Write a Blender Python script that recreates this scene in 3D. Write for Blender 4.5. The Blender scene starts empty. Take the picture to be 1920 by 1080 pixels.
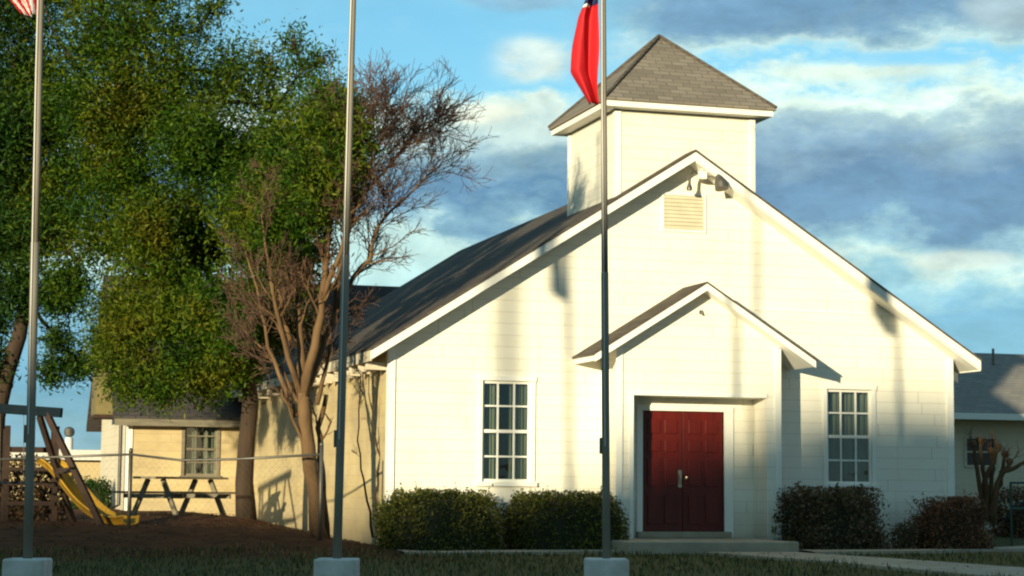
import bpy, bmesh, math, random
import numpy as np
from mathutils import Vector, Matrix
random.seed(7)
RNG = np.random.default_rng(11)
scene = bpy.context.scene
col = scene.collection
R = math.radians

# ------------------------------------------------------------------ camera
# world axes: x runs along the church front, y runs back from it, z up; origin = left front corner of the church
YAW, PITCH, ROLL, FPX = 0.290, 0.101, 0.009, 3708.0
CAM = Vector((-7.139, -30.740, 0.796))
c_, s_ = math.cos(YAW), math.sin(YAW)
cp_, sp_ = math.cos(PITCH), math.sin(PITCH)
cr_, sr_ = math.cos(ROLL), math.sin(ROLL)
R0 = Vector((c_, -s_, 0)); FW = Vector((s_*cp_, c_*cp_, sp_)); U0 = Vector((-s_*sp_, -c_*sp_, cp_))
AX = R0*cr_ + U0*sr_; AY = -R0*sr_ + U0*cr_
cam_d = bpy.data.cameras.new('camera'); cam = bpy.data.objects.new('camera', cam_d); col.objects.link(cam)
M3 = Matrix((AX, AY, -FW)).transposed()
cam.matrix_world = Matrix.Translation(CAM) @ M3.to_4x4()
cam_d.sensor_width = 36; cam_d.lens = FPX/1920*36; cam_d.clip_start = .1; cam_d.clip_end = 3000
scene.camera = cam
def at(px, py, d):            # survey helper: photo pixel at a given depth -> world point
    return CAM + (FW + AX*((px-960)/FPX) + AY*((540-py)/FPX))*d

# ------------------------------------------------------------------ sun and sky
SUN_AZ, SUN_EL = R(42), R(7.3)               # direction the light travels towards, measured from +y towards +x
T = Vector((math.sin(SUN_AZ), math.cos(SUN_AZ), 0))
sd = bpy.data.lights.new('sun', 'SUN'); sd.energy = 4.9; sd.angle = R(.8); sd.color = (1.0, .87, .575)
sun = bpy.data.objects.new('sun', sd); col.objects.link(sun)
ldir = (T*math.cos(SUN_EL) - Vector((0, 0, math.sin(SUN_EL)))).normalized()
sun.rotation_euler = ldir.to_track_quat('-Z', 'Y').to_euler(); sun.location = (-20, -20, 30)

world = bpy.data.worlds.new('World'); scene.world = world; world.use_nodes = True
class NT:
    def __init__(s, nt): s.nt = nt; s.n = nt.nodes; s.l = nt.links
    def node(s, t, **k):
        n = s.n.new(t)
        for a, b in k.items(): setattr(n, a, b)
        return n
    def put(s, sock, v):
        if isinstance(v, bpy.types.NodeSocket): s.l.new(v, sock)
        elif v is not None: sock.default_value = v
    def math(s, op, a, b=None, c=None, clamp=False):
        n = s.node('ShaderNodeMath', operation=op, use_clamp=clamp)
        s.put(n.inputs[0], a)
        if b is not None: s.put(n.inputs[1], b)
        if c is not None: s.put(n.inputs[2], c)
        return n.outputs[0]
    def mix(s, f, a, b, mode='MIX'):
        n = s.node('ShaderNodeMix', data_type='RGBA', blend_type=mode)
        s.put(n.inputs[0], f); s.put(n.inputs[6], a); s.put(n.inputs[7], b)
        return n.outputs[2]
    def noise(s, vec, scale, detail=4, rough=.55, dist=0):
        n = s.node('ShaderNodeTexNoise'); s.put(n.inputs['Vector'], vec)
        n.inputs['Scale'].default_value = scale; n.inputs['Detail'].default_value = detail
        n.inputs['Roughness'].default_value = rough; n.inputs['Distortion'].default_value = dist
        return n.outputs[0]
    def ramp(s, f, stops, interp='LINEAR'):
        n = s.node('ShaderNodeValToRGB'); cr = n.color_ramp; cr.interpolation = interp
        while len(cr.elements) > 1: cr.elements.remove(cr.elements[0])
        cr.elements[0].position = stops[0][0]; cr.elements[0].color = stops[0][1]
        for p, c in stops[1:]:
            e = cr.elements.new(p); e.color = c
        s.put(n.inputs[0], f); return n.outputs[0]
    def vscale(s, v, sc):
        n = s.node('ShaderNodeMapping'); s.put(n.inputs[0], v); n.inputs['Scale'].default_value = sc; return n.outputs[0]
def lin(r, g, b, a=1):
    f = lambda c: (c/255/12.92) if c/255 <= .04045 else ((c/255+.055)/1.055)**2.4
    return (f(r), f(g), f(b), a)

SKY_STRENGTH, CLOUD_STRENGTH = .11, .64
def build_world():
    w = NT(world.node_tree)
    for n in list(w.n): w.n.remove(n)
    out = w.node('ShaderNodeOutputWorld')
    sky = w.node('ShaderNodeTexSky', sky_type='NISHITA'); sky.sun_disc = False
    sky.sun_elevation = SUN_EL; sky.sun_rotation = SUN_AZ + math.pi
    sky.altitude = 150; sky.air_density = 1.0; sky.dust_density = .6; sky.ozone_density = 1.6
    tint = w.mix(1.0, sky.outputs[0], (.66, 1.12, 1.28, 1), 'MULTIPLY')
    bg1 = w.node('ShaderNodeBackground'); w.put(bg1.inputs[0], tint); bg1.inputs[1].default_value = SKY_STRENGTH
    tc = w.node('ShaderNodeTexCoord'); sep = w.node('ShaderNodeSeparateXYZ'); w.l.new(tc.outputs['Generated'], sep.inputs[0])
    az = w.math('SUBTRACT', w.math('ARCTAN2', sep.outputs[0], sep.outputs[1]), YAW)     # azimuth, elevation in units of about 15 degrees
    X = w.math('MULTIPLY_ADD', az, 3.708, .96)
    Y = w.math('MULTIPLY_ADD', w.math('ARCSINE', sep.outputs[2]), -3.708, .912)
    cmb = w.node('ShaderNodeCombineXYZ'); w.l.new(X, cmb.inputs[0]); w.l.new(Y, cmb.inputs[1])
    p = cmb.outputs[0]
    n1 = w.noise(w.vscale(p, (2.2, 5.0, 1)), 1.0, 6, .55, .3)
    n2 = w.noise(w.vscale(p, (7, 13, 1)), 1.0, 6, .6)
    n3 = w.noise(w.vscale(p, (3.1, 9, 4)), 1.3, 5, .6, .5)
    wy = w.math('ADD', Y, w.math('ADD', w.math('MULTIPLY', w.math('SUBTRACT', n1, .5), .20), w.math('MULTIPLY', w.math('SUBTRACT', n2, .5), .20)))
    yr = w.math('DIVIDE', wy, 1.0)
    # bands by elevation: cloud tone (rgb) and coverage (alpha), one set for the left of the steeple, one for the right
    L = [(0, (150,185,215), .25), (.06, (175,205,225), .08), (.10, (215,215,225), .15), (.16, (205,225,235), .08), (.205, (238,226,224), .85),
         (.25, (205,208,222), .96), (.30, (140,160,190), 1), (.37, (92,122,168), 1), (.42, (130,155,190), .95), (.455, (206,216,226), .95),
         (.53, (196,210,224), .9), (.60, (120,155,205), .8), (.75, (80,125,190), .75), (.9, (150,170,200), .8)]
    Rr = [(0, (118,144,186), .95), (.04, (126,150,190), .92), (.07, (160,176,200), .9), (.095, (215,215,220), .75), (.135, (190,215,232), .12), (.16, (236,232,232), .6),
         (.185, (240,236,236), .95), (.225, (170,182,204), 1), (.27, (138,155,190), 1), (.33, (104,128,174), 1), (.41, (112,138,182), 1), (.455, (160,180,208), .9),
         (.49, (214,218,226), .95), (.525, (160,185,214), .85), (.58, (108,144,196), .8), (.68, (112,150,202), .8), (.9, (150,170,200), .8)]
    def two(lst):
        lst = [(p_, tuple(v*.84+k*.16 for v, k in zip(c, (138, 176, 208))), v2) for p_, c, v2 in lst]
        a = w.ramp(yr, [(p_, lin(min(255, c[0]*1.03), min(255, c[1]*1.115), min(255, c[2]*1.015))) for p_, c, _ in lst])
        b = w.ramp(yr, [(p_, (v, v, v, 1)) for p_, c, v in lst])
        return a, b
    lc, la = two(L); rc, ra = two(Rr)
    side = w.math('SMOOTH_MIN', 1, 1, 0)
    mr = w.node('ShaderNodeMapRange', interpolation_type='SMOOTHSTEP'); w.put(mr.inputs[0], w.math('ADD', X, w.math('MULTIPLY', w.math('SUBTRACT', n2, .5), .3)))
    mr.inputs[1].default_value = 1.05; mr.inputs[2].default_value = 1.28
    cc = w.mix(mr.outputs[0], lc, rc); ca = w.mix(mr.outputs[0], la, ra)
    # puffs: (x, y, rx, ry, colour, strength)
    def ell(x, y, rx, ry):
        dx = w.math('DIVIDE', w.math('SUBTRACT', X, x), rx); dy = w.math('DIVIDE', w.math('SUBTRACT', Y, y), ry)
        d = w.math('SQRT', w.math('ADD', w.math('MULTIPLY', dx, dx), w.math('MULTIPLY', dy, dy)))
        d = w.math('ADD', d, w.math('MULTIPLY', w.math('SUBTRACT', n2, .5), 1.6))
        m = w.node('ShaderNodeMapRange', interpolation_type='SMOOTHSTEP'); w.put(m.inputs[0], d)
        m.inputs[1].default_value = 1.25; m.inputs[2].default_value = .45; return m.outputs[0]
    for (x, y, rx, ry, c, k) in [(.985, .108, .085, .05, (222,218,228), .9), (.97, .0, .13, .022, (140,165,205), .85), (1.5, .03, .42, .05, (108,136,180), .7),
                                 (1.88, .03, .09, .05, (178,186,208), .8), (1.63, .135, .22, .022, (232,230,232), .8), (.90, .21, .09, .025, (240,226,224), .8), (1.78, .49, .13, .02, (226,222,226), .7)]:
        m = w.math('MULTIPLY', ell(x, y, rx, ry), k)
        cc = w.mix(m, cc, lin(min(255, c[0]*1.0), min(255, c[1]*1.09), min(255, c[2]*1.0))); ca = w.mix(m, ca, (1, 1, 1, 1))
    m = w.math('MULTIPLY', ell(.78, .10, .18, .10), .9); ca = w.mix(m, ca, (.03, .03, .03, 1))
    m = w.math('MULTIPLY', ell(1.72, .118, .20, .016), .8); ca = w.mix(m, ca, (.05, .05, .05, 1))
    n4 = w.noise(w.vscale(p, (9, 14, 1)), 1.6, 6, .62, .4)
    det = w.math('ADD', w.math('MULTIPLY_ADD', w.math('SUBTRACT', n3, .5), .7, 1.06), w.math('MULTIPLY', w.math('SUBTRACT', n4, .5), .6))
    dn = w.node('ShaderNodeMix', data_type='RGBA', blend_type='MULTIPLY'); dn.inputs[0].default_value = 1
    w.put(dn.inputs[6], cc); w.put(dn.inputs[7], det)
    # out of view, an added darker cloud deck cuts the fill light
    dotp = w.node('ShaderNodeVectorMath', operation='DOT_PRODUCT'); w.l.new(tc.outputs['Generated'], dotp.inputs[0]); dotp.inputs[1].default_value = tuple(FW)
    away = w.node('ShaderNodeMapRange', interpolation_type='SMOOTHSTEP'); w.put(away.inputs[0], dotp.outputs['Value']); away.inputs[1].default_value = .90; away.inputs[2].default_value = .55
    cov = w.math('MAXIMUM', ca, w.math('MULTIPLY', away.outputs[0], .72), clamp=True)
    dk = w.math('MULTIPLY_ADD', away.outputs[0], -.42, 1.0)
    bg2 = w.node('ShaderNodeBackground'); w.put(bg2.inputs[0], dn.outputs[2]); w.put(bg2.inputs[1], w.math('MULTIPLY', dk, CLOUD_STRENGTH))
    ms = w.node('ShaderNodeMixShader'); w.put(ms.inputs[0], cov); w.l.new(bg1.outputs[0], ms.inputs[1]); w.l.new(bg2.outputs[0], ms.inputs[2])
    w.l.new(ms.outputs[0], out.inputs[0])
    w.n.remove(side.node)
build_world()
scene.view_settings.view_transform = 'Standard'; scene.view_settings.look = 'None'
scene.view_settings.exposure = .70; scene.view_settings.gamma = 1
scene.cycles.max_bounces = 5; scene.cycles.transparent_max_bounces = 8
scene.cycles.filter_width = 2.2

# ------------------------------------------------------------------ materials
MAT = {}
def mat(name, build):
    m = bpy.data.materials.new(name); m.use_nodes = True
    w = NT(m.node_tree); b = w.n['Principled BSDF']; tc = w.node('ShaderNodeTexCoord')
    build(w, b, tc.outputs['Object']); MAT[name] = m; return m
def bump(w, b, h, strength, dist):
    n = w.node('ShaderNodeBump'); w.put(n.inputs['Height'], h); n.inputs['Strength'].default_value = strength; n.inputs['Distance'].default_value = dist
    w.l.new(n.outputs[0], b.inputs['Normal'])
def simple(name, c1, c2=None, scale=6, rough=.6, metal=0, bmp=.2, spec=.4, stretch=(1, 1, 1), bd=.01, detail=5):
    def f(w, b, p):
        v = w.vscale(p, stretch); n = w.noise(v, scale, detail, .6)
        w.put(b.inputs['Base Color'], w.ramp(n, [(.3, (*c1, 1)), (.7, (*(c2 or c1), 1))]))
        b.inputs['Roughness'].default_value = rough; b.inputs['Metallic'].default_value = metal
        b.inputs['Specular IOR Level'].default_value = spec
        if bmp: bump(w, b, w.noise(v, scale*4, 4, .6), bmp, bd)
    return mat(name, f)
def siding(name, base, worn, period=.19, groove=.72):
    def f(w, b, p):
        sp = w.node('ShaderNodeSeparateXYZ'); w.l.new(p, sp.inputs[0]); z = sp.outputs[2]
        fr = w.math('FRACT', w.math('DIVIDE', z, period))
        idx = w.math('FLOOR', w.math('DIVIDE', z, period))
        n = w.noise(w.vscale(p, (1, 1, 1.6)), 1.1, 6, .65)
        c = w.ramp(n, [(.35, (*base, 1)), (.75, (*worn, 1))])
        wn = w.node('ShaderNodeTexWhiteNoise', noise_dimensions='1D'); w.put(wn.inputs['W'], idx)
        c = w.mix(w.math('MULTIPLY', wn.outputs[0], .10), c, (.60, .56, .46, 1))
        sx_ = w.math('ADD', sp.outputs[0], sp.outputs[1]); jn = w.math('FRACT', w.math('ADD', w.math('DIVIDE', sx_, 3.66), w.math('MULTIPLY', wn.outputs[0], 7.3)))
        c = w.mix(w.math('MULTIPLY', w.math('LESS_THAN', jn, .0035), .45), c, (.25, .22, .17, 1))
        st_ = w.noise(w.vscale(p, (3.2, 3.2, .35)), 1.5, 6, .7)
        sm_ = w.node('ShaderNodeMapRange'); w.put(sm_.inputs[0], st_); sm_.inputs[1].default_value = .56; sm_.inputs[2].default_value = .80
        c = w.mix(w.math('MULTIPLY', sm_.outputs[0], .45), c, (.46, .42, .33, 1))
        line = w.math('LESS_THAN', fr, .055)
        c = w.mix(w.math('MULTIPLY', line, 1-groove), c, (.25, .22, .17, 1))
        dirt = w.node('ShaderNodeMapRange'); w.put(dirt.inputs[0], w.math('ADD', z, w.math('MULTIPLY', n, -.5))); dirt.inputs[1].default_value = .5; dirt.inputs[2].default_value = -.25
        c = w.mix(w.math('MULTIPLY', dirt.outputs[0], .62), c, (.34, .27, .18, 1))
        w.put(b.inputs['Base Color'], c); b.inputs['Roughness'].default_value = .55; b.inputs['Specular IOR Level'].default_value = .3
        h = w.math('ADD', w.math('MULTIPLY', w.math('SUBTRACT', 1, fr), 1.0), w.math('MULTIPLY', w.noise(w.vscale(p, (1, 1, 6)), 20, 3), .10))
        bump(w, b, h, .55, .012)
    return mat(name, f)
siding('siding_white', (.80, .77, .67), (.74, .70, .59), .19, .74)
siding('siding_side', (.54, .43, .22), (.34, .26, .14), .19, .75)  # yellowed paint, plus mottled tree shade put into the darker tone
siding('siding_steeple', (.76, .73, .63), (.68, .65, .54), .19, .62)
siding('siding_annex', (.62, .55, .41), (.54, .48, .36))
simple('trim_white', (.82, .81, .75), (.77, .75, .68), 3, .45, bmp=.05)
simple('louvre_tan', (.56, .52, .38), (.48, .44, .32), 5, .7, bmp=.1)
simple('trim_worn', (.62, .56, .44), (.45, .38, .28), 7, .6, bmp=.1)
def shingles(name, c1, c2, ax):
    def f(w, b, p):
        sp = w.node('ShaderNodeSeparateXYZ'); w.l.new(p, sp.inputs[0])
        cm = w.node('ShaderNodeCombineXYZ'); w.l.new(sp.outputs[ax], cm.inputs[0]); w.put(cm.inputs[1], w.math('MULTIPLY', sp.outputs[2], 1.75))
        br = w.node('ShaderNodeTexBrick'); w.l.new(cm.outputs[0], br.inputs[0]); br.inputs['Scale'].default_value = 1
        br.inputs['Color1'].default_value = (*c1, 1); br.inputs['Color2'].default_value = (*c2, 1); br.inputs['Mortar'].default_value = (c1[0]*.7, c1[1]*.7, c1[2]*.7, 1)
        br.inputs['Mortar Size'].default_value = .012; br.inputs['Brick Width'].default_value = .3; br.inputs['Row Height'].default_value = .14
        br.inputs['Bias'].default_value = 0
        n = w.noise(p, 2.2, 6, .65); n2 = w.noise(p, 60, 3, .7)
        c = w.mix(w.math('MULTIPLY', n, .55), br.outputs[0], (c2[0]*1.2, c2[1]*1.05, c2[2]*.9, 1))
        c = w.mix(w.math('MULTIPLY', w.math('SUBTRACT', n2, .3), .6), c, (c1[0]*.5, c1[1]*.5, c1[2]*.5, 1))
        w.put(b.inputs['Base Color'], c); b.inputs['Roughness'].default_value = .9; b.inputs['Specular IOR Level'].default_value = .15
        bump(w, b, w.math('ADD', br.outputs['Fac'], n2), .5, -.012)
    return mat(name, f)
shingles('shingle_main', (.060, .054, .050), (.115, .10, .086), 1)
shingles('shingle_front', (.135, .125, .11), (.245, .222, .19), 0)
shingles('shingle_grey', (.20, .195, .19), (.29, .275, .25), 0)
shingles('shingle_wing', (.045, .043, .045), (.075, .07, .068), 0)
def f(w, b, p):
    sp = w.node('ShaderNodeSeparateXYZ'); w.l.new(p, sp.inputs[0])
    n = w.noise(w.vscale(p, (14, 14, 1)), 1, 5, .6); n2 = w.noise(p, 1.4, 4)
    c = w.ramp(n, [(.3, (.065, .005, .002, 1)), (.7, (.125, .010, .003, 1))]); c = w.mix(w.math('MULTIPLY', n2, .5), c, (.12, .006, .006, 1))
    w.put(b.inputs['Base Color'], c); b.inputs['Roughness'].default_value = .42; b.inputs['Specular IOR Level'].default_value = .4
    bump(w, b, n, .15, .01)
mat('door_red', f)
simple('glass_dark', (.01, .012, .014), None, rough=.05, bmp=0)
def f(w, b, p):
    w.n.remove(b)
    out = w.n['Material Output']; g = w.node('ShaderNodeBsdfGlossy'); g.inputs['Roughness'].default_value = .04; g.inputs[0].default_value = (.9, .95, .95, 1)
    t = w.node('ShaderNodeBsdfTransparent'); t.inputs[0].default_value = (.74, .80, .76, 1)
    lw = w.node('ShaderNodeLayerWeight'); lw.inputs[0].default_value = .5; fac_ = w.math('MULTIPLY_ADD', w.math('POWER', lw.outputs['Facing'], 5.0), .9, .09, clamp=True)
    bp = w.node('ShaderNodeBump'); w.put(bp.inputs['Height'], w.noise(p, 2.5, 2)); bp.inputs['Strength'].default_value = .25; bp.inputs['Distance'].default_value = .02
    w.l.new(bp.outputs[0], g.inputs['Normal'])
    m = w.node('ShaderNodeMixShader'); w.put(m.inputs[0], fac_); w.l.new(t.outputs[0], m.inputs[1]); w.l.new(g.outputs[0], m.inputs[2])
    w.l.new(m.outputs[0], out.inputs[0])
mat('window_glass', f)
simple('curtain', (.12, .14, .11), (.22, .235, .19), 3, .9, bmp=.1, stretch=(6, 6, .5))
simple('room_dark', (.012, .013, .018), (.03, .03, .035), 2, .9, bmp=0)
simple('pole_metal', (.27, .24, .185), (.17, .15, .12), 2, .7, metal=.05, bmp=.05, stretch=(1, 1, .3))
simple('corner_shade_metal', (.03, .03, .032), (.055, .05, .05), 6, .5, metal=.6, bmp=.05)
simple('galvanised', (.17, .16, .14), (.11, .10, .085), 6, .5, metal=.7, bmp=.05)
simple('green_metal', (.012, .05, .035), (.02, .07, .05), 6, .5, metal=.2, bmp=.05)
simple('brass', (.55, .47, .36), (.45, .38, .28), 6, .3, metal=.9, bmp=0)
simple('block_paint', (.68, .68, .66), (.42, .41, .37), 4, .8, bmp=.4, bd=.006)
simple('concrete', (.40, .345, .255), (.28, .235, .17), 2.5, .9, bmp=.5, bd=.006)
simple('flag_red', (.52, .008, .014), (.42, .007, .012), 4, .75, bmp=.1)
simple('flag_white', (.78, .76, .74), (.72, .70, .68), 4, .75, bmp=.1)
simple('flag_blue', (.010, .014, .07), (.014, .018, .085), 4, .75, bmp=.1)
simple('bark_dark', (.030, .019, .012), (.060, .038, .024), 5, .95, bmp=.8, stretch=(1, 1, .25), bd=.02)
simple('bark_pale', (.065, .034, .014), (.17, .10, .045), 5, .9, bmp=.6, stretch=(1, 1, .25), bd=.015)
simple('bark_twig', (.045, .022, .014), (.095, .052, .034), 5, .9, bmp=.3, stretch=(1, 1, .3))
simple('old_wood', (.12, .105, .075), (.22, .195, .14), 4, .9, bmp=.6, stretch=(.4, 4, 4), bd=.008)
simple('play_wood', (.022, .012, .009), (.045, .024, .016), 4, .9, bmp=.4)
simple('play_green', (.006, .012, .018), (.010, .018, .024), 4, .9, bmp=.1, spec=.05)
simple('slide_yellow', (.50, .28, .02), (.36, .19, .02), 3, .5, bmp=.1)
simple('far_wall', (.50, .40, .22), (.44, .34, .18), 1.5, .9, bmp=.1)
simple('far_roof', (.62, .60, .54), (.54, .50, .44), 1.5, .7, bmp=.1)
simple('bin_green', (.012, .035, .02), (.016, .045, .03), 3, .5, bmp=.1)
simple('plaster_olive', (.17, .14, .06), (.12, .10, .045), 2, .9, bmp=.1)  # olive-brown box colour with slight noise
def leafmat(name, stops, rough=.6, trans=.25, mixr=.42):
    def f(w, b, p):
        g = w.node('ShaderNodeNewGeometry')
        n = w.noise(p, .75, 4, .65)
        n = w.math('MULTIPLY_ADD', w.math('SUBTRACT', n, .5), 1.9, .5, clamp=True)
        rnd = g.outputs['Random Per Island']
        v = w.math('ADD', w.math('MULTIPLY', rnd, mixr), w.math('MULTIPLY', n, .97-mixr))
        c = w.ramp(v, [(q, (*cc, 1)) for q, cc in stops])
        c = w.mix(1.0, c, w.math('MULTIPLY_ADD', rnd, 1.0, .5), 'MULTIPLY')
        w.put(b.inputs['Base Color'], c); b.inputs['Roughness'].default_value = rough; b.inputs['Specular IOR Level'].default_value = .25
        tr = w.node('ShaderNodeBsdfTranslucent'); w.put(tr.inputs[0], c)
        m = w.node('ShaderNodeMixShader'); m.inputs[0].default_value = trans
        w.l.new(b.outputs[0], m.inputs[1]); w.l.new(tr.outputs[0], m.inputs[2]); w.l.new(m.outputs[0], w.n['Material Output'].inputs[0])
    return mat(name, f)
leafmat('leaf_oak', [(.14, (.006, .030, .003)), (.36, (.028, .088, .004)), (.54, (.078, .130, .005)), (.74, (.135, .140, .008)), (.93, (.165, .098, .014))], trans=.5, mixr=.2)
leafmat('leaf_left', [(.15, (.006, .026, .005)), (.5, (.024, .072, .008)), (.95, (.075, .115, .010))], trans=.45, mixr=.25)
leafmat('leaf_hedge', [(.15, (.03, .036, .006)), (.5, (.085, .095, .014)), (.95, (.20, .18, .03))])
leafmat('leaf_shrub', [(.15, (.04, .034, .014)), (.5, (.10, .08, .032)), (.8, (.20, .13, .085)), (.97, (.36, .24, .18))])
leafmat('leaf_russet', [(.15, (.06, .026, .013)), (.5, (.15, .07, .032)), (.9, (.26, .14, .075))])
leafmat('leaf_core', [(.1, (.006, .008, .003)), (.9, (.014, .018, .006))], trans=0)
leafmat('leaf_grass', [(.15, (.035, .048, .013)), (.5, (.080, .088, .026)), (.8, (.19, .15, .06)), (.95, (.28, .21, .10))])
leafmat('leaf_dry', [(.15, (.04, .02, .008)), (.5, (.08, .045, .018)), (.95, (.13, .085, .035))])
def f(w, b, p):
    sp = w.node('ShaderNodeSeparateXYZ'); w.l.new(p, sp.inputs[0])
    n = w.noise(p, .5, 6, .65); n2 = w.noise(p, 9, 6, .7); n3 = w.noise(p, 2.3, 5, .6)
    g = w.ramp(n2, [(.3, (.045, .050, .018, 1)), (.7, (.11, .11, .042, 1))])
    g = w.mix(w.math('MULTIPLY', n3, .5), g, (.16, .125, .06, 1))
    d = w.ramp(n3, [(.3, (.07, .026, .012, 1)), (.7, (.15, .065, .03, 1))])
    # bare reddish dirt under the trees on the left and in the beds against the wall
    def band(v, a, bb):
        m = w.node('ShaderNodeMapRange', interpolation_type='SMOOTHSTEP'); w.put(m.inputs[0], v); m.inputs[1].default_value = a; m.inputs[2].default_value = bb; return m.outputs[0]
    nx = w.math('ADD', sp.outputs[0], w.math('MULTIPLY', w.math('SUBTRACT', n3, .5), 1.2)); ny = w.math('ADD', sp.outputs[1], w.math('MULTIPLY', w.math('SUBTRACT', n3, .5), 2.0))
    left = w.math('MULTIPLY', band(nx, .6, -.4), w.math('MULTIPLY', band(ny, -4.6, -3.0), band(ny, 24, 18)))
    bed = w.math('MULTIPLY', w.math('MULTIPLY', band(nx, -1, 0), band(nx, 10.8, 10.2)), w.math('MULTIPLY', band(ny, -2.1, -1.7), band(ny, 3, 1)))
    k = w.math('MAXIMUM', left, bed, clamp=True)
    w.put(b.inputs['Base Color'], w.mix(k, g, d)); b.inputs['Roughness'].default_value = .95; b.inputs['Specular IOR Level'].default_value = .1
    bump(w, b, w.math('ADD', n2, n3), .8, .04)
mat('ground', f)

# ------------------------------------------------------------------ mesh helpers
class MB:
    def __init__(s): s.v = []; s.f = []
    def add(s, vs, fs):
        o = len(s.v); s.v += [tuple(v) for v in vs]; s.f += [tuple(i+o for i in f) for f in fs]; return s
    def box(s, x0, x1, y0, y1, z0, z1, m=None):
        vs = [Vector(q) for q in ((x0,y0,z0),(x1,y0,z0),(x1,y1,z0),(x0,y1,z0),(x0,y0,z1),(x1,y0,z1),(x1,y1,z1),(x0,y1,z1))]
        if m is not None: vs = [m @ q for q in vs]
        return s.add(vs, [(0,3,2,1),(4,5,6,7),(0,1,5,4),(1,2,6,5),(2,3,7,6),(3,0,4,7)])
    def bar(s, a, b, w, h, up=(0, 0, 1)):        # squared timber from a to b
        a, b = Vector(a), Vector(b); d = (b-a); L = d.length; d.normalize(); sx = d.cross(Vector(up))
        if sx.length < 1e-4: sx = d.cross(Vector((1, 0, 0)))
        sx.normalize(); uz = sx.cross(d)
        m = Matrix.Translation(a) @ Matrix((sx, d, uz)).transposed().to_4x4()
        return s.box(-w/2, w/2, 0, L, -h/2, h/2, m)
    def prism(s, pts, ext):                       # planar polygon swept along ext
        n = len(pts); e = Vector(ext); a = [Vector(p) for p in pts]
        return s.add(a+[p+e for p in a], [tuple(range(n))[::-1], tuple(range(n, 2*n))]+[(i, (i+1) % n, (i+1) % n+n, i+n) for i in range(n)])
    def tube(s, path, rad, n=8, cap=True):
        path = [Vector(p) for p in path]
        if not hasattr(rad, '__len__'): rad = [rad]*len(path)
        o = len(s.v); ref = None
        for i, p in enumerate(path):
            d = (path[min(i+1, len(path)-1)]-path[max(i-1, 0)])
            if d.length < 1e-9: d = Vector((0, 0, 1))
            d.normalize()
            if ref is None: ref = d.orthogonal().normalized()
            ref = (ref-d*ref.dot(d))
            if ref.length < 1e-6: ref = d.orthogonal()
            ref.normalize(); q = d.cross(ref)
            for k in range(n):
                a = 2*math.pi*k/n; s.v.append(tuple(p+(ref*math.cos(a)+q*math.sin(a))*rad[i]))
        for i in range(len(path)-1):
            for k in range(n):
                k2 = (k+1) % n; s.f.append((o+i*n+k, o+i*n+k2, o+(i+1)*n+k2, o+(i+1)*n+k))
        if cap:
            s.f.append(tuple(o+k for k in range(n))[::-1]); s.f.append(tuple(o+(len(path)-1)*n+k for k in range(n)))
        return s
    def lathe(s, c, prof, n=16):
        c = Vector(c); return s.tube([c+Vector((0, 0, z)) for r, z in prof], [r for r, z in prof], n)
    def build(s, name, m, parent=None, smooth=False, loc=None, bevel=0):
        org = Vector(loc) if loc is not None else (base(parent) if parent is not None else Vector((0, 0, 0)))
        me = bpy.data.meshes.new(name); me.from_pydata([tuple(Vector(v)-org) for v in s.v], [], s.f)
        me.validate(); me.update()
        me.materials.append(MAT[m] if isinstance(m, str) else m)
        o = bpy.data.objects.new(name, me); col.objects.link(o)
        if parent is not None: o.parent = parent
        else: o.location = org
        if smooth: me.shade_smooth()
        if bevel:
            bv = o.modifiers.new('bevel', 'BEVEL'); bv.width = bevel; bv.segments = 2; bv.limit_method = 'ANGLE'
        return o
def base(o):
    v = Vector((0, 0, 0))
    while o is not None: v += o.location; o = o.parent
    return v
def tag(o, label=None, cat=None, group=None, kind=None):
    if label: o['label'] = label
    if cat: o['category'] = cat
    if group: o['group'] = group
    if kind: o['kind'] = kind
    return o
def thing(name, label, cat, loc, group=None):
    o = bpy.data.objects.new(name, None); col.objects.link(o); o.location = loc; return tag(o, label, cat, group)
def recalc(o):
    bm = bmesh.new(); bm.from_mesh(o.data); bmesh.ops.recalc_face_normals(bm, faces=bm.faces); bm.to_mesh(o.data); bm.free(); return o
def quads(name, C, A, B, m, parent=None, loc=None):      # many free leaves: centre, half axis, half axis
    n = len(C); org = np.array(base(parent) if parent is not None else Vector(loc or (0, 0, 0)))
    V = np.empty((n, 4, 3), np.float32); C = C-org
    V[:, 0] = C-A; V[:, 1] = C-B*.8+A*.1; V[:, 2] = C+A; V[:, 3] = C+B*.8+A*.1
    me = bpy.data.meshes.new(name); me.vertices.add(4*n); me.vertices.foreach_set('co', V.ravel())
    me.loops.add(4*n); me.loops.foreach_set('vertex_index', np.arange(4*n, dtype=np.int32))
    me.polygons.add(n); me.polygons.foreach_set('loop_start', np.arange(0, 4*n, 4, dtype=np.int32)); me.polygons.foreach_set('loop_total', np.full(n, 4, np.int32))
    me.update(); me.validate(); me.materials.append(MAT[m])
    o = bpy.data.objects.new(name, me); col.objects.link(o)
    if parent is not None: o.parent = parent
    else: o.location = org
    return o
def leaf_axes(n, size, asp=.55):
    a = RNG.normal(size=(n, 3)); a /= np.linalg.norm(a, axis=1)[:, None]
    b = RNG.normal(size=(n, 3)); b -= a*(a*b).sum(1)[:, None]; b /= np.linalg.norm(b, axis=1)[:, None]
    s = size*RNG.uniform(.6, 1.3, n)[:, None]
    return a*s*RNG.uniform(.7, 1.25, n)[:, None], b*s*asp

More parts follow.
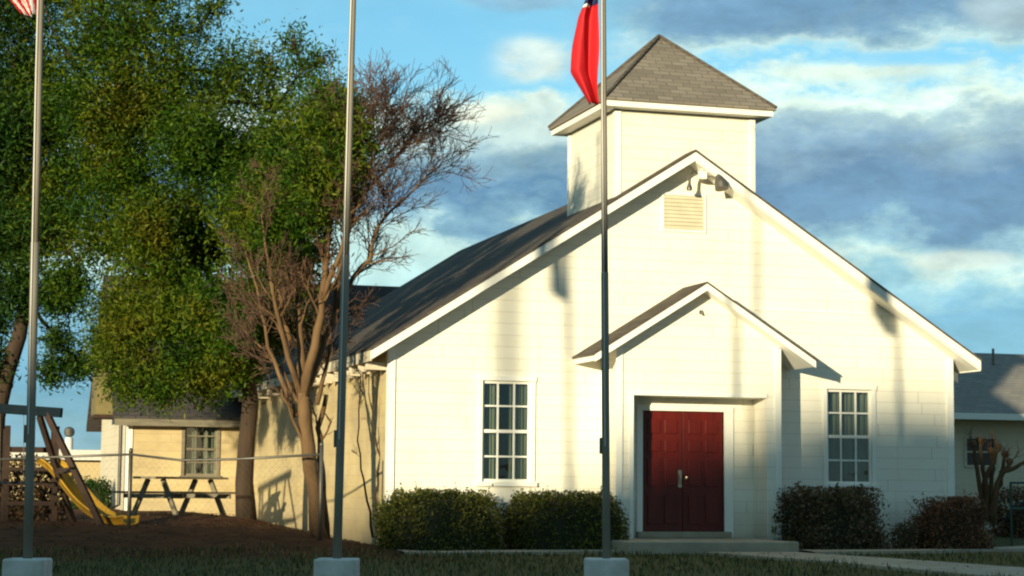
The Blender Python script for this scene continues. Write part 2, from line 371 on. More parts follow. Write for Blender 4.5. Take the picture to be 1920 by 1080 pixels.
# ------------------------------------------------------------------ terrain
def sm(a, b, x):
    t = min(1, max(0, (x-a)/(b-a))); return t*t*(3-2*t)
def gh(x, y):
    h = -.17+.018*max(-60, min(0, y+2)) if y < -2 else -.17
    l = sm(.3, -1.6, x)*sm(-4.5, 1.5, y)*.30 + sm(2, 14, y)*sm(1, -1, x)*.10 + .10*math.exp(-((x+1.8)/1.5)**2-((y-6.3)/1.8)**2)
    r = sm(9.5, 12.5, x)*sm(-3, 12, y)*.52
    back = sm(15, 40, y)*.1*sm(-1, 1, x)
    return h+l+r+back
def axis(lo, hi, fine_lo, fine_hi, st):
    a = list(np.arange(fine_lo, fine_hi+1e-6, st)); d = st
    x = fine_hi
    while x < hi: d *= 1.35; x += d; a.append(x)
    d = st; x = fine_lo
    while x > lo: d *= 1.35; x -= d; a.insert(0, x)
    return a
xs = axis(-900, 900, -12, 22, .4); ys = axis(-400, 1500, -16, 20, .4)
mb = MB(); mb.v = [(x, y, gh(x, y)+.012*math.sin(x*2.1+y*1.3)*math.sin(y*1.9-x)) for y in ys for x in xs]
nx = len(xs); mb.f = [(j*nx+i, j*nx+i+1, (j+1)*nx+i+1, (j+1)*nx+i) for j in range(len(ys)-1) for i in range(nx-1)]
tag(mb.build('ground', 'ground', smooth=True), kind='structure')

def walk(pts_l, pts_r, name):     # concrete walk laid over the terrain
    mb = MB(); n = len(pts_l); k = 24
    rows = []
    for i in range(n-1):
        for j in range(k):
            t = j/k; rows.append([tuple(np.array(pts_l[i])*(1-t)+np.array(pts_l[i+1])*t), tuple(np.array(pts_r[i])*(1-t)+np.array(pts_r[i+1])*t)])
    rows.append([pts_l[-1], pts_r[-1]])
    for a, b in rows:
        for p in (a, b): mb.v.append((p[0], p[1], gh(p[0], p[1])+.045))
        for p in (a, b): mb.v.append((p[0], p[1], gh(p[0], p[1])-.1))
    for i in range(len(rows)-1):
        o = i*4; mb.f += [(o, o+1, o+5, o+4), (o+2, o, o+4, o+6), (o+1, o+3, o+7, o+5)]
    return tag(recalc(mb.build(name, 'concrete')), kind='structure')
walk([(4.35, -2.62), (5.2, -5.2), (5.7, -8.0), (7.5, -16)], [(5.85, -2.62), (6.75, -5.0), (7.55, -7.4), (9.6, -16)], 'path')
walk([(6.2, -2.55), (8.5, -2.2), (12, -.9), (26, 2.0)], [(6.2, -1.95), (8.5, -1.55), (12, -.1), (26, 3.2)], 'path')
walk([(-.4, -2.9), (1.2, -2.6), (3.14, -2.3)], [(-.4, -2.4), (1.2, -1.95), (3.14, -1.75)], 'path')
walk([(11.4, 3.6), (30, 4.6)], [(11.4, 4.7), (30, 5.7)], 'path')

# ------------------------------------------------------------------ church
W = 10.02; XR = 5.09; ZU = 6.25; HL, HR = 3.02, 3.12
SL, SR = (ZU-HL)/XR, (ZU-HR)/(W-XR)
GB = -.5
def under(x): return ZU-SL*(XR-x) if x <= XR else ZU-SR*(x-XR)
church = thing('church', 'white clapboard church with red double doors, square steeple and grey shingle roof', 'church', (XR, 0, -.15))

def wall_with_holes(brk, top, holes, y, mname, name, parent, depth=.12, bottom=GB):
    """front wall in the plane y, split at brk; holes = (x0, x1, z0, z1)"""
    mb = MB(); br = sorted(set(brk+[h[0] for h in holes]+[h[1] for h in holes]))
    for a, b in zip(br[:-1], br[1:]):
        hs = sorted([h for h in holes if h[0] <= a+1e-6 and h[1] >= b-1e-6], key=lambda h: h[2]); z = bottom
        for h in hs:
            if h[2] > z: mb.add([(a, y, z), (b, y, z), (b, y, h[2]), (a, y, h[2])], [(0, 1, 2, 3)])
            z = h[3]
        mb.add([(a, y, z), (b, y, z), (b, y, top(b)), (a, y, top(a))], [(0, 1, 2, 3)])
    for x0, x1, z0, z1 in holes:
        q = [(x0, y, z0), (x1, y, z0), (x1, y, z1), (x0, y, z1)]; p = [(a, y+depth, c) for a, _, c in q]
        mb.add(q+p, [(0, 1, 5, 4), (1, 2, 6, 5), (2, 3, 7, 6), (3, 0, 4, 7)])
    return mb.build(name, mname, parent)

winL = (1.55, 2.37, .90, 2.53); winR = (7.64, 8.48, .92, 2.53)
fw = wall_with_holes([0, XR, W], under, [winL, winR], 0, 'siding_white', 'front_wall', church)
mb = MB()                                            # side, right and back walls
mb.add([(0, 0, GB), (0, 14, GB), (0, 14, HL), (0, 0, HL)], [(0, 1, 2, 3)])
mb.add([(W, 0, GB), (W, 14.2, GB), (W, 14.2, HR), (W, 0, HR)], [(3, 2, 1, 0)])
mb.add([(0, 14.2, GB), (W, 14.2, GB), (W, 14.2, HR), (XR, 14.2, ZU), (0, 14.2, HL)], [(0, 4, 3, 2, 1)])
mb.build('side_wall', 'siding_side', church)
# roof: shingles on a white deck
ETL, ETR, OV, YB = .36, .34, .36, 14.6
def slope(x0, z0, x1, z1, y0, y1, t): return [(x0, y0, z0), (x1, y0, z1), (x1, y0, z1+t), (x0, y0, z0+t)]
zl, zr = ZU-SL*(XR+ETL), ZU-SR*(W+ETR-XR)
mb = MB()
mb.prism([(-ETL, -OV, zl), (XR, -OV, ZU), (XR, -OV, ZU+.16), (-ETL, -OV, zl+.16)], (0, YB+OV, 0))
mb.prism([(XR, -OV, ZU), (W+ETR, -OV, zr), (W+ETR, -OV, zr+.16), (XR, -OV, ZU+.16)], (0, YB+OV, 0))
roof_b = MB(); e = .03
roof_b.prism([(-ETL-e, -OV-e-.02, zl+.165-SL*e), (XR, -OV-e-.02, ZU+.165), (XR, -OV-e-.02, ZU+.20), (-ETL-e, -OV-e-.02, zl+.20-SL*e)], (0, YB+OV+.08, 0))
roof_b.prism([(XR, -OV-e-.02, ZU+.165), (W+ETR+e, -OV-e-.02, zr+.165-SR*e), (W+ETR+e, -OV-e-.02, zr+.20-SR*e), (XR, -OV-e-.02, ZU+.20)], (0, YB+OV+.08, 0))
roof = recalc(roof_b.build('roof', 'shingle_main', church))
recalc(mb.build('soffit', 'trim_white', roof))
for sgn in (0, 1):                                   # rake boards, proud of the deck
    mb = MB(); y = -OV-.03
    if sgn == 0: mb.prism([(-ETL-.02, y, zl+.0), (XR, y, ZU+.01), (XR, y, ZU+.16), (-ETL-.02, y, zl+.155)], (0, .027, 0))
    else: mb.prism([(XR, y, ZU+.01), (W+ETR+.02, y, zr+.0), (W+ETR+.02, y, zr+.155), (XR, y, ZU+.16)], (0, .027, 0))
    recalc(mb.build('rake_board', 'trim_white', roof))
    mb = MB()
    if sgn == 0: mb.box(-ETL-.03, -ETL-.003, -OV+.0, YB, zl-.02, zl+.15)
    else: mb.box(W+ETR+.003, W+ETR+.03, -OV+.0, YB, zr-.02, zr+.15)
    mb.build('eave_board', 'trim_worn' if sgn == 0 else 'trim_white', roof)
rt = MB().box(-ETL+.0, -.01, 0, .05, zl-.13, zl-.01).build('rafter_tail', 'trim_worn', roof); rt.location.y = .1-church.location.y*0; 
for k in range(1, 22):
    c = rt.copy(); col.objects.link(c); c.parent = roof; c.location = (0, .1+k*.62, 0)
mb = MB()                                            # corner boards and base, gable joint strip
cb = MB().box(-.025, .10, -.028, .07, GB, HL+.05); cb.build('corner_board', 'trim_white', church)
MB().box(W-.10, W+.025, -.028, .07, GB, HR-.02).build('corner_board', 'trim_white', church)
MB().box(6.3, 9.0, -.014, -.002, 3.83, 3.865).build('joint_strip', 'trim_white', church)
# small lower barge end behind the right eave tip
mb = MB(); y = .35
mb.prism([(W+.02, y, under(W)-.22), (W+.33, y, under(W)-.22-SR*.31), (W+.33, y, under(W)-.05-SR*.31), (W+.02, y, under(W)-.05)], (0, .03, 0))
recalc(mb.build('barge_end', 'trim_white', roof))

def window(x0, x1, z0, z1, y, cols, rows, parent, curtain=True, frame_mat='trim_white', seedv=0):
    t = .055
    mb = MB(); yo = y-.03                            # outer casing butted piece to piece
    mb.box(x0-.07, x0-.001, yo, y-.002, z0, z1); mb.box(x1+.001, x1+.07, yo, y-.002, z0, z1)
    mb.box(x0-.09, x1+.09, yo-.006, y-.002, z1+.001, z1+.08)
    fr = mb.build('window', frame_mat, parent)
    MB().box(x0-.10, x1+.10, y-.06, y-.002, z0-.07, z0-.001).build('sill', frame_mat, fr)
    s = MB(); ys0, ys1 = y+.025, y+.06
    s.box(x0, x0+.04, ys0, ys1, z0, z1); s.box(x1-.04, x1, ys0, ys1, z0, z1)
    s.box(x0+.04, x1-.04, ys0, ys1, z0, z0+.045); s.box(x0+.04, x1-.04, ys0, ys1, z1-.045, z1)
    zm = (z0+z1)/2; s.box(x0+.04, x1-.04, ys0-.012, ys1, zm-.026, zm+.026)
    w_ = (x1-x0)
    for k in range(1, cols):
        xx = x0+w_*k/cols
        s.box(xx-.014, xx+.014, ys0+.006, ys1-.005, z0+.045, zm-.026); s.box(xx-.014, xx+.014, ys0+.006, ys1-.005, zm+.026, z1-.045)
    hr = rows//2
    for half, (a, b) in enumerate(((z0, zm), (zm, z1))):
        for k in range(1, hr):
            zz = a+(b-a)*k/hr; s.box(x0+.04, x1-.04, ys0+.010, ys1-.009, zz-.014, zz+.014)
    s.build('sash', frame_mat, fr)
    g = MB().add([(x0+.03, y+.048, z0+.03), (x1-.03, y+.048, z0+.03), (x1-.03, y+.048, z1-.03), (x0+.03, y+.048, z1-.03)], [(0, 1, 2, 3)])
    g.build('pane', 'window_glass', fr)
    # room behind and two drawn curtains
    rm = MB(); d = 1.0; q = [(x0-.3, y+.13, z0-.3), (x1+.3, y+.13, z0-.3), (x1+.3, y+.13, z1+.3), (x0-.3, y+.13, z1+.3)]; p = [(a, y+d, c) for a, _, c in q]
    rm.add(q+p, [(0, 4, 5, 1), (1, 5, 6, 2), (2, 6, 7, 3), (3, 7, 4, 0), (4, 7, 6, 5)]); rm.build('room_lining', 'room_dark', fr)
    if curtain:
        for (a, b) in ((x0-.05, x0+w_*.40), (x0+w_*(.60 if not seedv else .48), x1+.05)):
            cm = MB(); n = 28
            for i in range(n+1):
                xx = a+(b-a)*i/n; yy = y+.17+.028*math.sin(i*1.35+seedv)+.01*math.sin(i*.5)
                cm.v += [(xx, yy, z0-.1), (xx+.01*math.sin(i), yy, z1+.1)]
            cm.f = [(2*i, 2*i+2, 2*i+3, 2*i+1) for i in range(n)]
            cm.build('curtain', 'curtain', fr, smooth=True)
    return fr
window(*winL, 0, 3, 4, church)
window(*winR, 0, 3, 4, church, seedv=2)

# louvered gable vent
vt = MB(); x0, x1, z0, z1 = 4.63, 5.43, 5.10, 5.76
vt.box(x0, x0+.04, -.03, -.002, z0, z1); vt.box(x1-.04, x1, -.03, -.002, z0, z1); vt.box(x0+.04, x1-.04, -.03, -.002, z0, z0+.04); vt.box(x0+.04, x1-.04, -.03, -.002, z1-.04, z1)
vent = vt.build('gable_vent', 'trim_white', church)
lv = MB()
for k in range(9):
    z = z0+.05+k*.064; lv.prism([(x0+.04, -.028, z), (x0+.04, -.022, z-.008), (x0+.04, -.004, z+.052), (x0+.04, -.010, z+.06)], (x1-x0-.08, 0, 0))
recalc(lv.build('louvre', 'louvre_tan', vent))
# flood light under the peak: box and two bent arms with heads
fl = MB(); fl.box(5.19, 5.33, -.30, -.18, 5.98, 6.10); fl.tube([(5.26, -.24, 6.10), (5.26, -.24, 6.2)], .015)
fo = fl.build('flood_light', 'trim_white', church)
a = MB(); a.tube([(5.20, -.25, 6.06), (5.10, -.30, 6.10), (5.02, -.33, 6.02), (5.0, -.34, 5.86)], [.016, .018, .022, .022], 8)
a.lathe((5.0, -.34, 5.76), [(.045, 0), (.05, .04), (.03, .10), (.02, .12)], 12); a.build('lamp_arm', 'galvanised', fo)
a = MB(); a.tube([(5.32, -.25, 6.04), (5.42, -.30, 6.02), (5.50, -.34, 5.99)], .018, 8)
a.tube([(5.49, -.34, 6.06), (5.51, -.38, 6.0), (5.53, -.42, 5.90), (5.54, -.45, 5.80)], [.03, .06, .11, .12], 12); a.build('lamp_head', 'galvanised', fo)

# entrance porch block
PX0, PX1, PY = 3.58, 6.42, -.77
EC = 5.02; EA = 4.03; EH = 3.13; ES = (EA-EH)/(EC-PX0)
def eunder(x): return EA-ES*abs(x-EC)
op = (3.86, 6.19, -.5, 2.31); DY = -.22
holes = [(op[0], op[1], GB, op[3])]
mb = MB()
for a, b, h in ((PX0, op[0], 0), (op[0], EC, 1), (EC, op[1], 1), (op[1], PX1, 0)):
    zb = op[3] if h else GB
    mb.add([(a, PY, zb), (b, PY, zb), (b, PY, eunder(b)), (a, PY, eunder(a))], [(0, 1, 2, 3)])
mb.add([(PX0, PY, GB), (PX0, 0, GB), (PX0, 0, eunder(PX0)), (PX0, PY, eunder(PX0))], [(0, 3, 2, 1)])
mb.add([(PX1, PY, GB), (PX1, 0, GB), (PX1, 0, eunder(PX1)), (PX1, PY, eunder(PX1))], [(0, 1, 2, 3)])
# recess reveals
mb.add([(op[0], PY, GB), (op[0], DY, GB), (op[0], DY, op[3]), (op[0], PY, op[3])], [(0, 1, 2, 3)])
mb.add([(op[1], PY, GB), (op[1], DY, GB), (op[1], DY, op[3]), (op[1], PY, op[3])], [(0, 3, 2, 1)])
mb.add([(op[0], PY, op[3]), (op[1], PY, op[3]), (op[1], DY, op[3]), (op[0], DY, op[3])], [(0, 1, 2, 3)])
DX0, DX1, DZ0, DZ1 = 4.22, 5.66, .12, 2.09
mb.add([(op[0], DY, GB), (DX0, DY, GB), (DX0, DY, op[3]), (op[0], DY, op[3])], [(0, 1, 2, 3)])
mb.add([(DX1, DY, GB), (op[1], DY, GB), (op[1], DY, op[3]), (DX1, DY, op[3])], [(0, 1, 2, 3)])
mb.add([(DX0, DY, DZ1), (DX1, DY, DZ1), (DX1, DY, op[3]), (DX0, DY, op[3])], [(0, 1, 2, 3)])
porch = mb.build('entrance_porch', 'siding_white', church)
mb = MB()
mb.box(DX0-.10, DX0-.001, DY-.03, DY-.002, DZ0-.1, DZ1); mb.box(DX1+.001, DX1+.16, DY-.03, DY-.002, DZ0-.1, DZ1); mb.box(DX0-.10, DX1+.16, DY-.036, DY-.002, DZ1+.001, DZ1+.09)
mb.build('door_frame', 'trim_white', porch)
mb = MB(); mb.box(PX0-.02, PX0+.09, PY-.026, PY-.002, GB, eunder(PX0)); mb.build('corner_board', 'trim_white', porch)
mb = MB(); mb.box(PX1-.09, PX1+.02, PY-.026, PY-.002, GB, eunder(PX1)-.03); mb.build('corner_board', 'trim_white', porch)
mb = MB(); mb.box(op[0]-.07, op[0]-.0, PY-.022, PY-.002, GB, op[3]+.07); mb.box(op[0], op[1], PY-.022, PY-.002, op[3], op[3]+.07)
mb.build('opening_trim', 'trim_white', porch)
ho = MB(); ho.tube([(5.03, PY, 3.69), (5.03, PY-.05, 3.69), (5.03, PY-.055, 3.65), (5.045, PY-.05, 3.64)], .012, 6); ho.box(5.0, 5.06, PY-.018, PY-.002, 3.66, 3.72)
ho.build('hook', 'galvanised', porch)
eet, eo = .48, .28; ezl = EA-ES*(EC-PX0+eet); y0 = PY-eo
mb = MB(); rb = MB()
for sg in (-1, 1):
    xo = EC+sg*(EC-PX0+eet)
    mb.prism([(xo, y0, ezl), (EC, y0, EA), (EC, y0, EA+.10), (xo, y0, ezl+.10)], (0, -y0-.003, 0))
    rb.prism([(xo+sg*.03, y0-.03, ezl+.105-ES*.03), (EC, y0-.03, EA+.105), (EC, y0-.03, EA+.135), (xo+sg*.03, y0-.03, ezl+.135-ES*.03)], (0, -y0+.027, 0))
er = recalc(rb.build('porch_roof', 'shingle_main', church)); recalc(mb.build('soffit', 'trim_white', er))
for sg in (-1, 1):
    xo = EC+sg*(EC-PX0+eet); b = MB(); b.prism([(xo, y0-.024, ezl-.02), (EC, y0-.024, EA-.01), (EC, y0-.024, EA+.10), (xo, y0-.024, ezl+.095)], (0, .021, 0))
    recalc(b.build('rake_board', 'trim_white', er))
# double door: two leaves with raised panels
xm = (DX0+DX1)/2
for (a, b, sg) in ((DX0+.005, xm-.004, -1), (xm+.004, DX1-.005, 1)):
    d = MB(); yb = DY+.03; d.box(a, b, yb, yb+.045, DZ0, DZ1-.005)
    w_ = b-a
    for cx in (a+w_*.29, a+w_*.71):
        for (p0, p1) in ((.12, .62), (.74, 1.22), (1.30, 1.52), (1.60, 1.86)):
            hw = w_*.155
            d.box(cx-hw, cx+hw, yb-.02, yb-.001, DZ0+p0, DZ0+p1-.03)
    door = d.build('door', 'door_red', church, bevel=.006)
    h = MB(); hx = xm+sg*.05
    if sg < 0:
        h.tube([(hx, yb, 1.06), (hx, yb-.05, 1.05), (hx, yb-.055, .98), (hx, yb-.05, .90), (hx, yb, .89)], .013, 8); h.box(hx-.03, hx+.03, yb-.008, yb-.001, .84, 1.12)
    else: h.lathe((hx, yb-.045, 1.0), [(.012, -.03), (.028, -.015), (.028, .015), (.012, .03)], 12); h.tube([(hx, yb, 1.0), (hx, yb-.05, 1.0)], .012, 8)
    h.build('handle', 'brass', door)
MB().box(DX0-.1, DX1+.1, DY-.10, DY+.08, .02, DZ0-.004).build('threshold', 'concrete', church)
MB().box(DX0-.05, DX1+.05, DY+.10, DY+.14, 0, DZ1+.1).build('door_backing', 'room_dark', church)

# steeple
SX0, SX1, SY0, SY1, SZ = XR-1.25, XR+1.25, .06, 2.56, 7.12
mb = MB(); q = [(SX0, SY0), (SX1, SY0), (SX1, SY1), (SX0, SY1)]
mb.v = [(x, y, 4.3) for x, y in q]+[(x, y, SZ) for x, y in q]; mb.f = [(0, 1, 5, 4), (1, 2, 6, 5), (2, 3, 7, 6), (3, 0, 4, 7)]
st = mb.build('steeple', 'siding_steeple', church)
mb = MB()
for (x, y, a, b) in ((SX0, SY0, 1, 1), (SX1, SY0, -1, 1), (SX0, SY1, 1, -1), (SX1, SY1, -1, -1)):
    x_a, x_b = sorted((x-a*.02, x+a*.09)); y_a, y_b = sorted((y-b*.02, y+b*.09)); MB().box(x_a, x_b, y_a, y_b, 4.3, SZ-.002).build('corner_board', 'trim_white', st)
so = .25; z0 = SZ
mb = MB().box(SX0-so, SX1+so, SY0-so, SY1+so, SZ+.015, SZ+.11); mb.build('eave_board', 'trim_white', st)
mb = MB(); zz = SZ+.113; e = .04
mb.v = [(SX0-so-e, SY0-so-e, zz), (SX1+so+e, SY0-so-e, zz), (SX1+so+e, SY1+so+e, zz), (SX0-so-e, SY1+so+e, zz)]
mb.v += [(x, y, zz+.04) for x, y, _ in mb.v]+[(XR, (SY0+SY1)/2, 8.72)]
mb.f = [(3, 2, 1, 0), (0, 1, 5, 4), (1, 2, 6, 5), (2, 3, 7, 6), (3, 0, 4, 7), (4, 5, 8), (5, 6, 8), (6, 7, 8), (7, 4, 8)]
sr = mb.build('steeple_roof', 'shingle_front', church)
hp = MB(); ap = Vector((XR, (SY0+SY1)/2, 8.75))
for v in mb.v[4:8]: hp.tube([Vector(v)+Vector((0, 0, .01)), ap], .035, 6)
hp.build('hip_cap', 'shingle_main', sr)

# rear cross wing on the left
WY, WX, WH, WR = 14.0, -2.69, 2.50, 5.62; WD = 6.6
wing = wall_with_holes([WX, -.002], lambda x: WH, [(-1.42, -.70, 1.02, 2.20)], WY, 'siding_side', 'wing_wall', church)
mb = MB(); ym = WY+WD/2
mb.add([(WX, WY, GB), (WX, WY+WD, GB), (WX, WY+WD, WH), (WX, ym, WR-.1), (WX, WY, WH)], [(0, 4, 3, 2, 1)])
mb.add([(WX, WY+WD, GB), (4.8, WY+WD, GB), (4.8, WY+WD, WH), (WX, WY+WD, WH)], [(0, 3, 2, 1)])
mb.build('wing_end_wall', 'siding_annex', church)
MB().box(WX-.02, WX+.11, WY-.025, WY+.05, GB, WH).build('corner_board', 'trim_white', church)
mb = MB(); sw = (WR-WH)/(WD/2); ez = WH-sw*.4
for sg in (-1, 1):
    yo = ym+sg*(WD/2+.4); mb.prism([(WX-.35, yo, ez+.02), (WX-.35, ym, WR+.02), (WX-.35, ym, WR+.18), (WX-.35, yo, ez+.18)], (5.1-WX+.35, 0, 0))
wr = recalc(mb.build('wing_roof', 'shingle_wing', church))
MB().box(WX-.33, -.01, WY-.43, WY-.403, ez-.02, ez+.13).build('eave_board', 'old_wood', wr)
window(-1.42, -.70, 1.02, 2.20, WY, 3, 4, church, True, 'old_wood')
# boxed bay high on the end wall of the wing
bx = MB().box(WX-.55, WX-.003, 16.0, 17.2, 2.42, 4.1).build('gable_box', 'plaster_olive', church)
MB().box(WX-.57, WX-.003, 15.97, 17.22, 2.34, 2.417).build('gable_box_base', 'play_wood', bx)
ds = MB(); ds.tube([(WX-.12, WY+.3, 2.45), (WX-.12, WY+.3, .35), (WX-.3, WY+.2, .28)], .04, 8); ds.build('corner_shade_pipe', 'corner_shade_metal', church)  # added dark pipe standing in for the shade line at the wing corner

# entrance slab
sl = MB().box(3.15, 5.96, -2.5, DY-.11, -.3, .015)
o = sl.build('entrance_slab', 'concrete', loc=(4, -1.5, -.3), bevel=.02); tag(o, 'low concrete landing slab in front of the red church doors', 'slab')

# ------------------------------------------------------------------ annex on the right
AY0 = 13.5; AX0, AX1 = 15.2, 31
annex = thing('annex_building', 'low beige annex with grey shingle roof standing behind the right corner of the church', 'building', (20, AY0, .2))
AH = 2.62
wall_with_holes([AX0, AX1], lambda x: AH, [(17.95, 18.75, 1.48, 2.14)], AY0, 'siding_annex', 'wall', annex, bottom=-.5)
MB().add([(AX0, AY0, -.5), (AX0, AY0+8, -.5), (AX0, AY0+8, AH), (AX0, AY0+4, 4.4), (AX0, AY0, AH)], [(0, 4, 3, 2, 1)]).build('end_wall', 'siding_annex', annex)
mb = MB()
for sg in (-1, 1):
    yo = AY0+4+sg*4.75; zo = AH-.06; zt = 4.52; mb.prism([(AX0-.3, yo, zo+.12), (AX0-.3, AY0+4, zt), (AX0-.3, AY0+4, zt+.09), (AX0-.3, yo, zo+.21)], (AX1-AX0+.6, 0, 0))
ar = recalc(mb.build('roof', 'shingle_grey', annex))
MB().box(AX0-.3, AX1+.3, AY0-.79, AY0-.755, AH-.03, AH+.13).build('eave_board', 'trim_white', ar)
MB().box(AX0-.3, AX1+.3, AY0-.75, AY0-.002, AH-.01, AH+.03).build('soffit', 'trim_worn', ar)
v = MB(); v.tube([(20.5, AY0+3.0, 3.9), (20.5, AY0+3.0, 4.66)], .035, 10); v.build('roof_vent', 'galvanised', ar)
fr = MB(); fr.box(17.88, 17.949, AY0-.03, AY0-.002, 1.48, 2.14); fr.box(18.751, 18.82, AY0-.03, AY0-.002, 1.48, 2.14); fr.box(17.88, 18.82, AY0-.03, AY0-.002, 2.141, 2.2); fr.box(17.88, 18.82, AY0-.04, AY0-.002, 1.42, 1.479)
fr.box(17.95, 18.75, AY0+.02, AY0+.05, 1.79, 1.83)
aw = fr.build('window', 'trim_worn', annex)
MB().add([(17.95, AY0+.06, 1.48), (18.75, AY0+.06, 1.48), (18.75, AY0+.06, 2.14), (17.95, AY0+.06, 2.14)], [(0, 1, 2, 3)]).build('pane', 'glass_dark', aw)

# far building beyond the playground
fb = thing('far_building', 'long low tan building with pale flat roof edge far behind the playground', 'building', (-6, 42, -.2))
mb = MB().box(-26, 1.2, 41.5, 52, -.6, 1.62); mb.build('wall', 'far_wall', fb)
MB().box(-26.3, 1.5, 41.1, 52.3, 1.66, 2.02).build('roof_edge', 'far_roof', fb)
v = MB(); v.lathe((-1.9, 43, 2.0), [(.15, 0), (.15, .45), (.12, .5)], 14); v.build('roof_pipe', 'far_roof', fb)
v = MB(); v.lathe((-1.9, 43, 2.52), [(.09, 0), (.17, .06), (.20, .18), (.16, .30), (.06, .36)], 16); v.build('roof_ventilator', 'galvanised', fb)
for x in (-12, -8.5, -5.2):
    mb = MB().box(x, x+1.0, 41.45, 41.497, .3, 1.2); w_ = mb.build('window', 'trim_worn', fb); MB().box(x+.08, x+.92, 41.43, 41.447, .38, 1.12).build('pane', 'glass_dark', w_)

# ------------------------------------------------------------------ flagpoles and flags
def flagpole(px, top_px, d, bw, label):
    b = at(px, 1047, d); zt = 8.6; g = gh(b.x, b.y)
    r_ = at(top_px[0], top_px[1], 1)-CAM; tp = CAM+r_*((b.y-CAM.y)/r_.y); dirv = tp-b; dirv = Vector((dirv.x/dirv.z, 0, 1)); zb = b.z
    t = thing('flagpole', label, 'flagpole', (b.x, b.y, g), 'flagpoles on white concrete blocks in front of the church')
    h = bw/2; m = Matrix.Translation((b.x, b.y, 0)) @ Matrix.Rotation(-YAW+random.uniform(-.05, .05), 4, 'Z')
    blk = MB().box(-h, h, -h, h, g-.1, zb, m).build('base_block', 'block_paint', t, bevel=.02)
    P = [b+dirv*s for s in np.linspace(-.05, 3.2, 5)]; P2 = [b+dirv*s for s in np.linspace(3.2, zt, 6)]
    MB().tube(P, list(np.linspace(.047, .043, 5)), 14).build('lower_shaft', 'pole_metal', t, smooth=True)
    pl = MB().tube(P2, list(np.linspace(.039, .027, 6)), 14); pl.build('upper_shaft', 'pole_metal', t, smooth=True)
    bl = MB(); c = b+dirv*(zt+.06); bl.lathe(c, [(.01, -.07), (.05, -.05), (.07, 0), (.05, .05), (.01, .07)], 14); bl.build('finial', 'brass', t, smooth=True)
    hy = MB(); s = dirv*1.0; off = -FW*.055-AX*.01
    hy.tube([b+dirv*1.25+off, b+dirv*5+off+AX*-.01, b+dirv*(zt-.1)+off], .005, 5); hy.build('halyard', 'flag_white', t)
    c2 = MB(); q = b+dirv*1.25-AX*.05; c2.box(-.02, .02, -.012, .012, -.09, .09, Matrix.Translation(q)); c2.build('cleat', 'galvanised', t)
    return b, dirv
p1 = flagpole(52, (75, 60), 19.9, .41, 'grey flagpole at the left edge before the leafy trees, red striped flag hanging on it')
p2 = flagpole(632, (662, 0), 20.7, .435, 'grey flagpole without a flag in view, before the bare tree')
p3 = flagpole(1137, (1131, 0), 22.0, .475, 'grey flagpole beside the church doors carrying the red and blue flag')

def limp_flag(b, dirv, z_bot, z_top, wmax, prof, bands, label, seedv=1, name='flag', star=False):
    """hanging flag folded into pleats: prof(t) = outline reach to the left at height fraction t (0 bottom)"""
    t = thing(name, label, 'flag', b+dirv*(z_top-b.z))
    nz, nu = 44, 40; rr = random.Random(seedv)
    def P(u, tz):
        z = z_bot+(z_top-z_bot)*tz; c = b+dirv*(z-b.z); l, r_ = prof(tz)
        xx = -(l+(r_-l)*u); fold = math.sin(u*math.pi*2.6+seedv+1.0*tz)*.075*(1-.35*tz)+.012*math.sin(u*17+tz*6)
        xx += .012*math.sin(u*9+tz*8+seedv)
        return c+AX*xx*1.0+Vector((FW.x, FW.y, 0)).normalized()*(fold-.0)
    for k, (nm, m, fn) in enumerate(bands):
        mb = MB(); idx = {}
        for i in range(nu):
            for j in range(nz):
                if fn((i+.5)/nu, (j+.5)/nz):
                    f_ = []
                    for (a, c) in ((i, j), (i+1, j), (i+1, j+1), (i, j+1)):
                        if (a, c) not in idx: idx[(a, c)] = len(mb.v); mb.v.append(tuple(P(a/nu, c/nz)))
                        f_.append(idx[(a, c)])
                    mb.f.append(tuple(f_))
        if mb.f:
            o = mb.build(nm, m, t, smooth=True); sd_ = o.modifiers.new('thickness', 'SOLIDIFY'); sd_.thickness = .004
    return t
# state flag: only the red, the tip of the white and the lower part of the blue are inside the frame
def prof3(t):
    pts = [(0, .05, .17), (.10, .07, .26), (.22, .07, .37), (.40, .06, .345), (.60, .06, .29), (.74, .05, .20), (.80, .04, .185), (1, .05, .15)]
    for a, b in zip(pts[:-1], pts[1:]):
        if t <= b[0]:
            k = (t-a[0])/(b[0]-a[0]); return a[2]*(1-k)+b[2]*k, a[1]*(1-k)+b[1]*k
    return .15, .05
limp_flag(p3[0], p3[1], 5.16, 6.85, .4, prof3, [
    ('red_field', 'flag_red', lambda u, t: t < .66+.02*u),
    ('white_field', 'flag_white', lambda u, t: not (t < .66+.02*u) and t < .665+.02*(1-u)),
    ('blue_field', 'flag_blue', lambda u, t: not (t < .66+.02*u) and t >= .665+.02*(1-u))],
    'limp red, white and dark blue flag hanging folded from the pole near the church doors', 2)
def prof1(t): return (.30-.22*max(0, .12-t)/.12*.6, .03)
limp_flag(p1[0], p1[1], 5.62, 6.9, .4, prof1, [
    ('red_stripes', 'flag_red', lambda u, t: not (t > .62 and u < .5) and int((u*1.0+t*.55)*9) % 2 == 0),
    ('white_stripes', 'flag_white', lambda u, t: not (t > .62 and u < .5) and int((u*1.0+t*.55)*9) % 2 == 1),
    ('blue_canton', 'flag_blue', lambda u, t: t > .62 and u < .5)],
    'lower end of a limp red and white striped flag on the leftmost flagpole', 5)

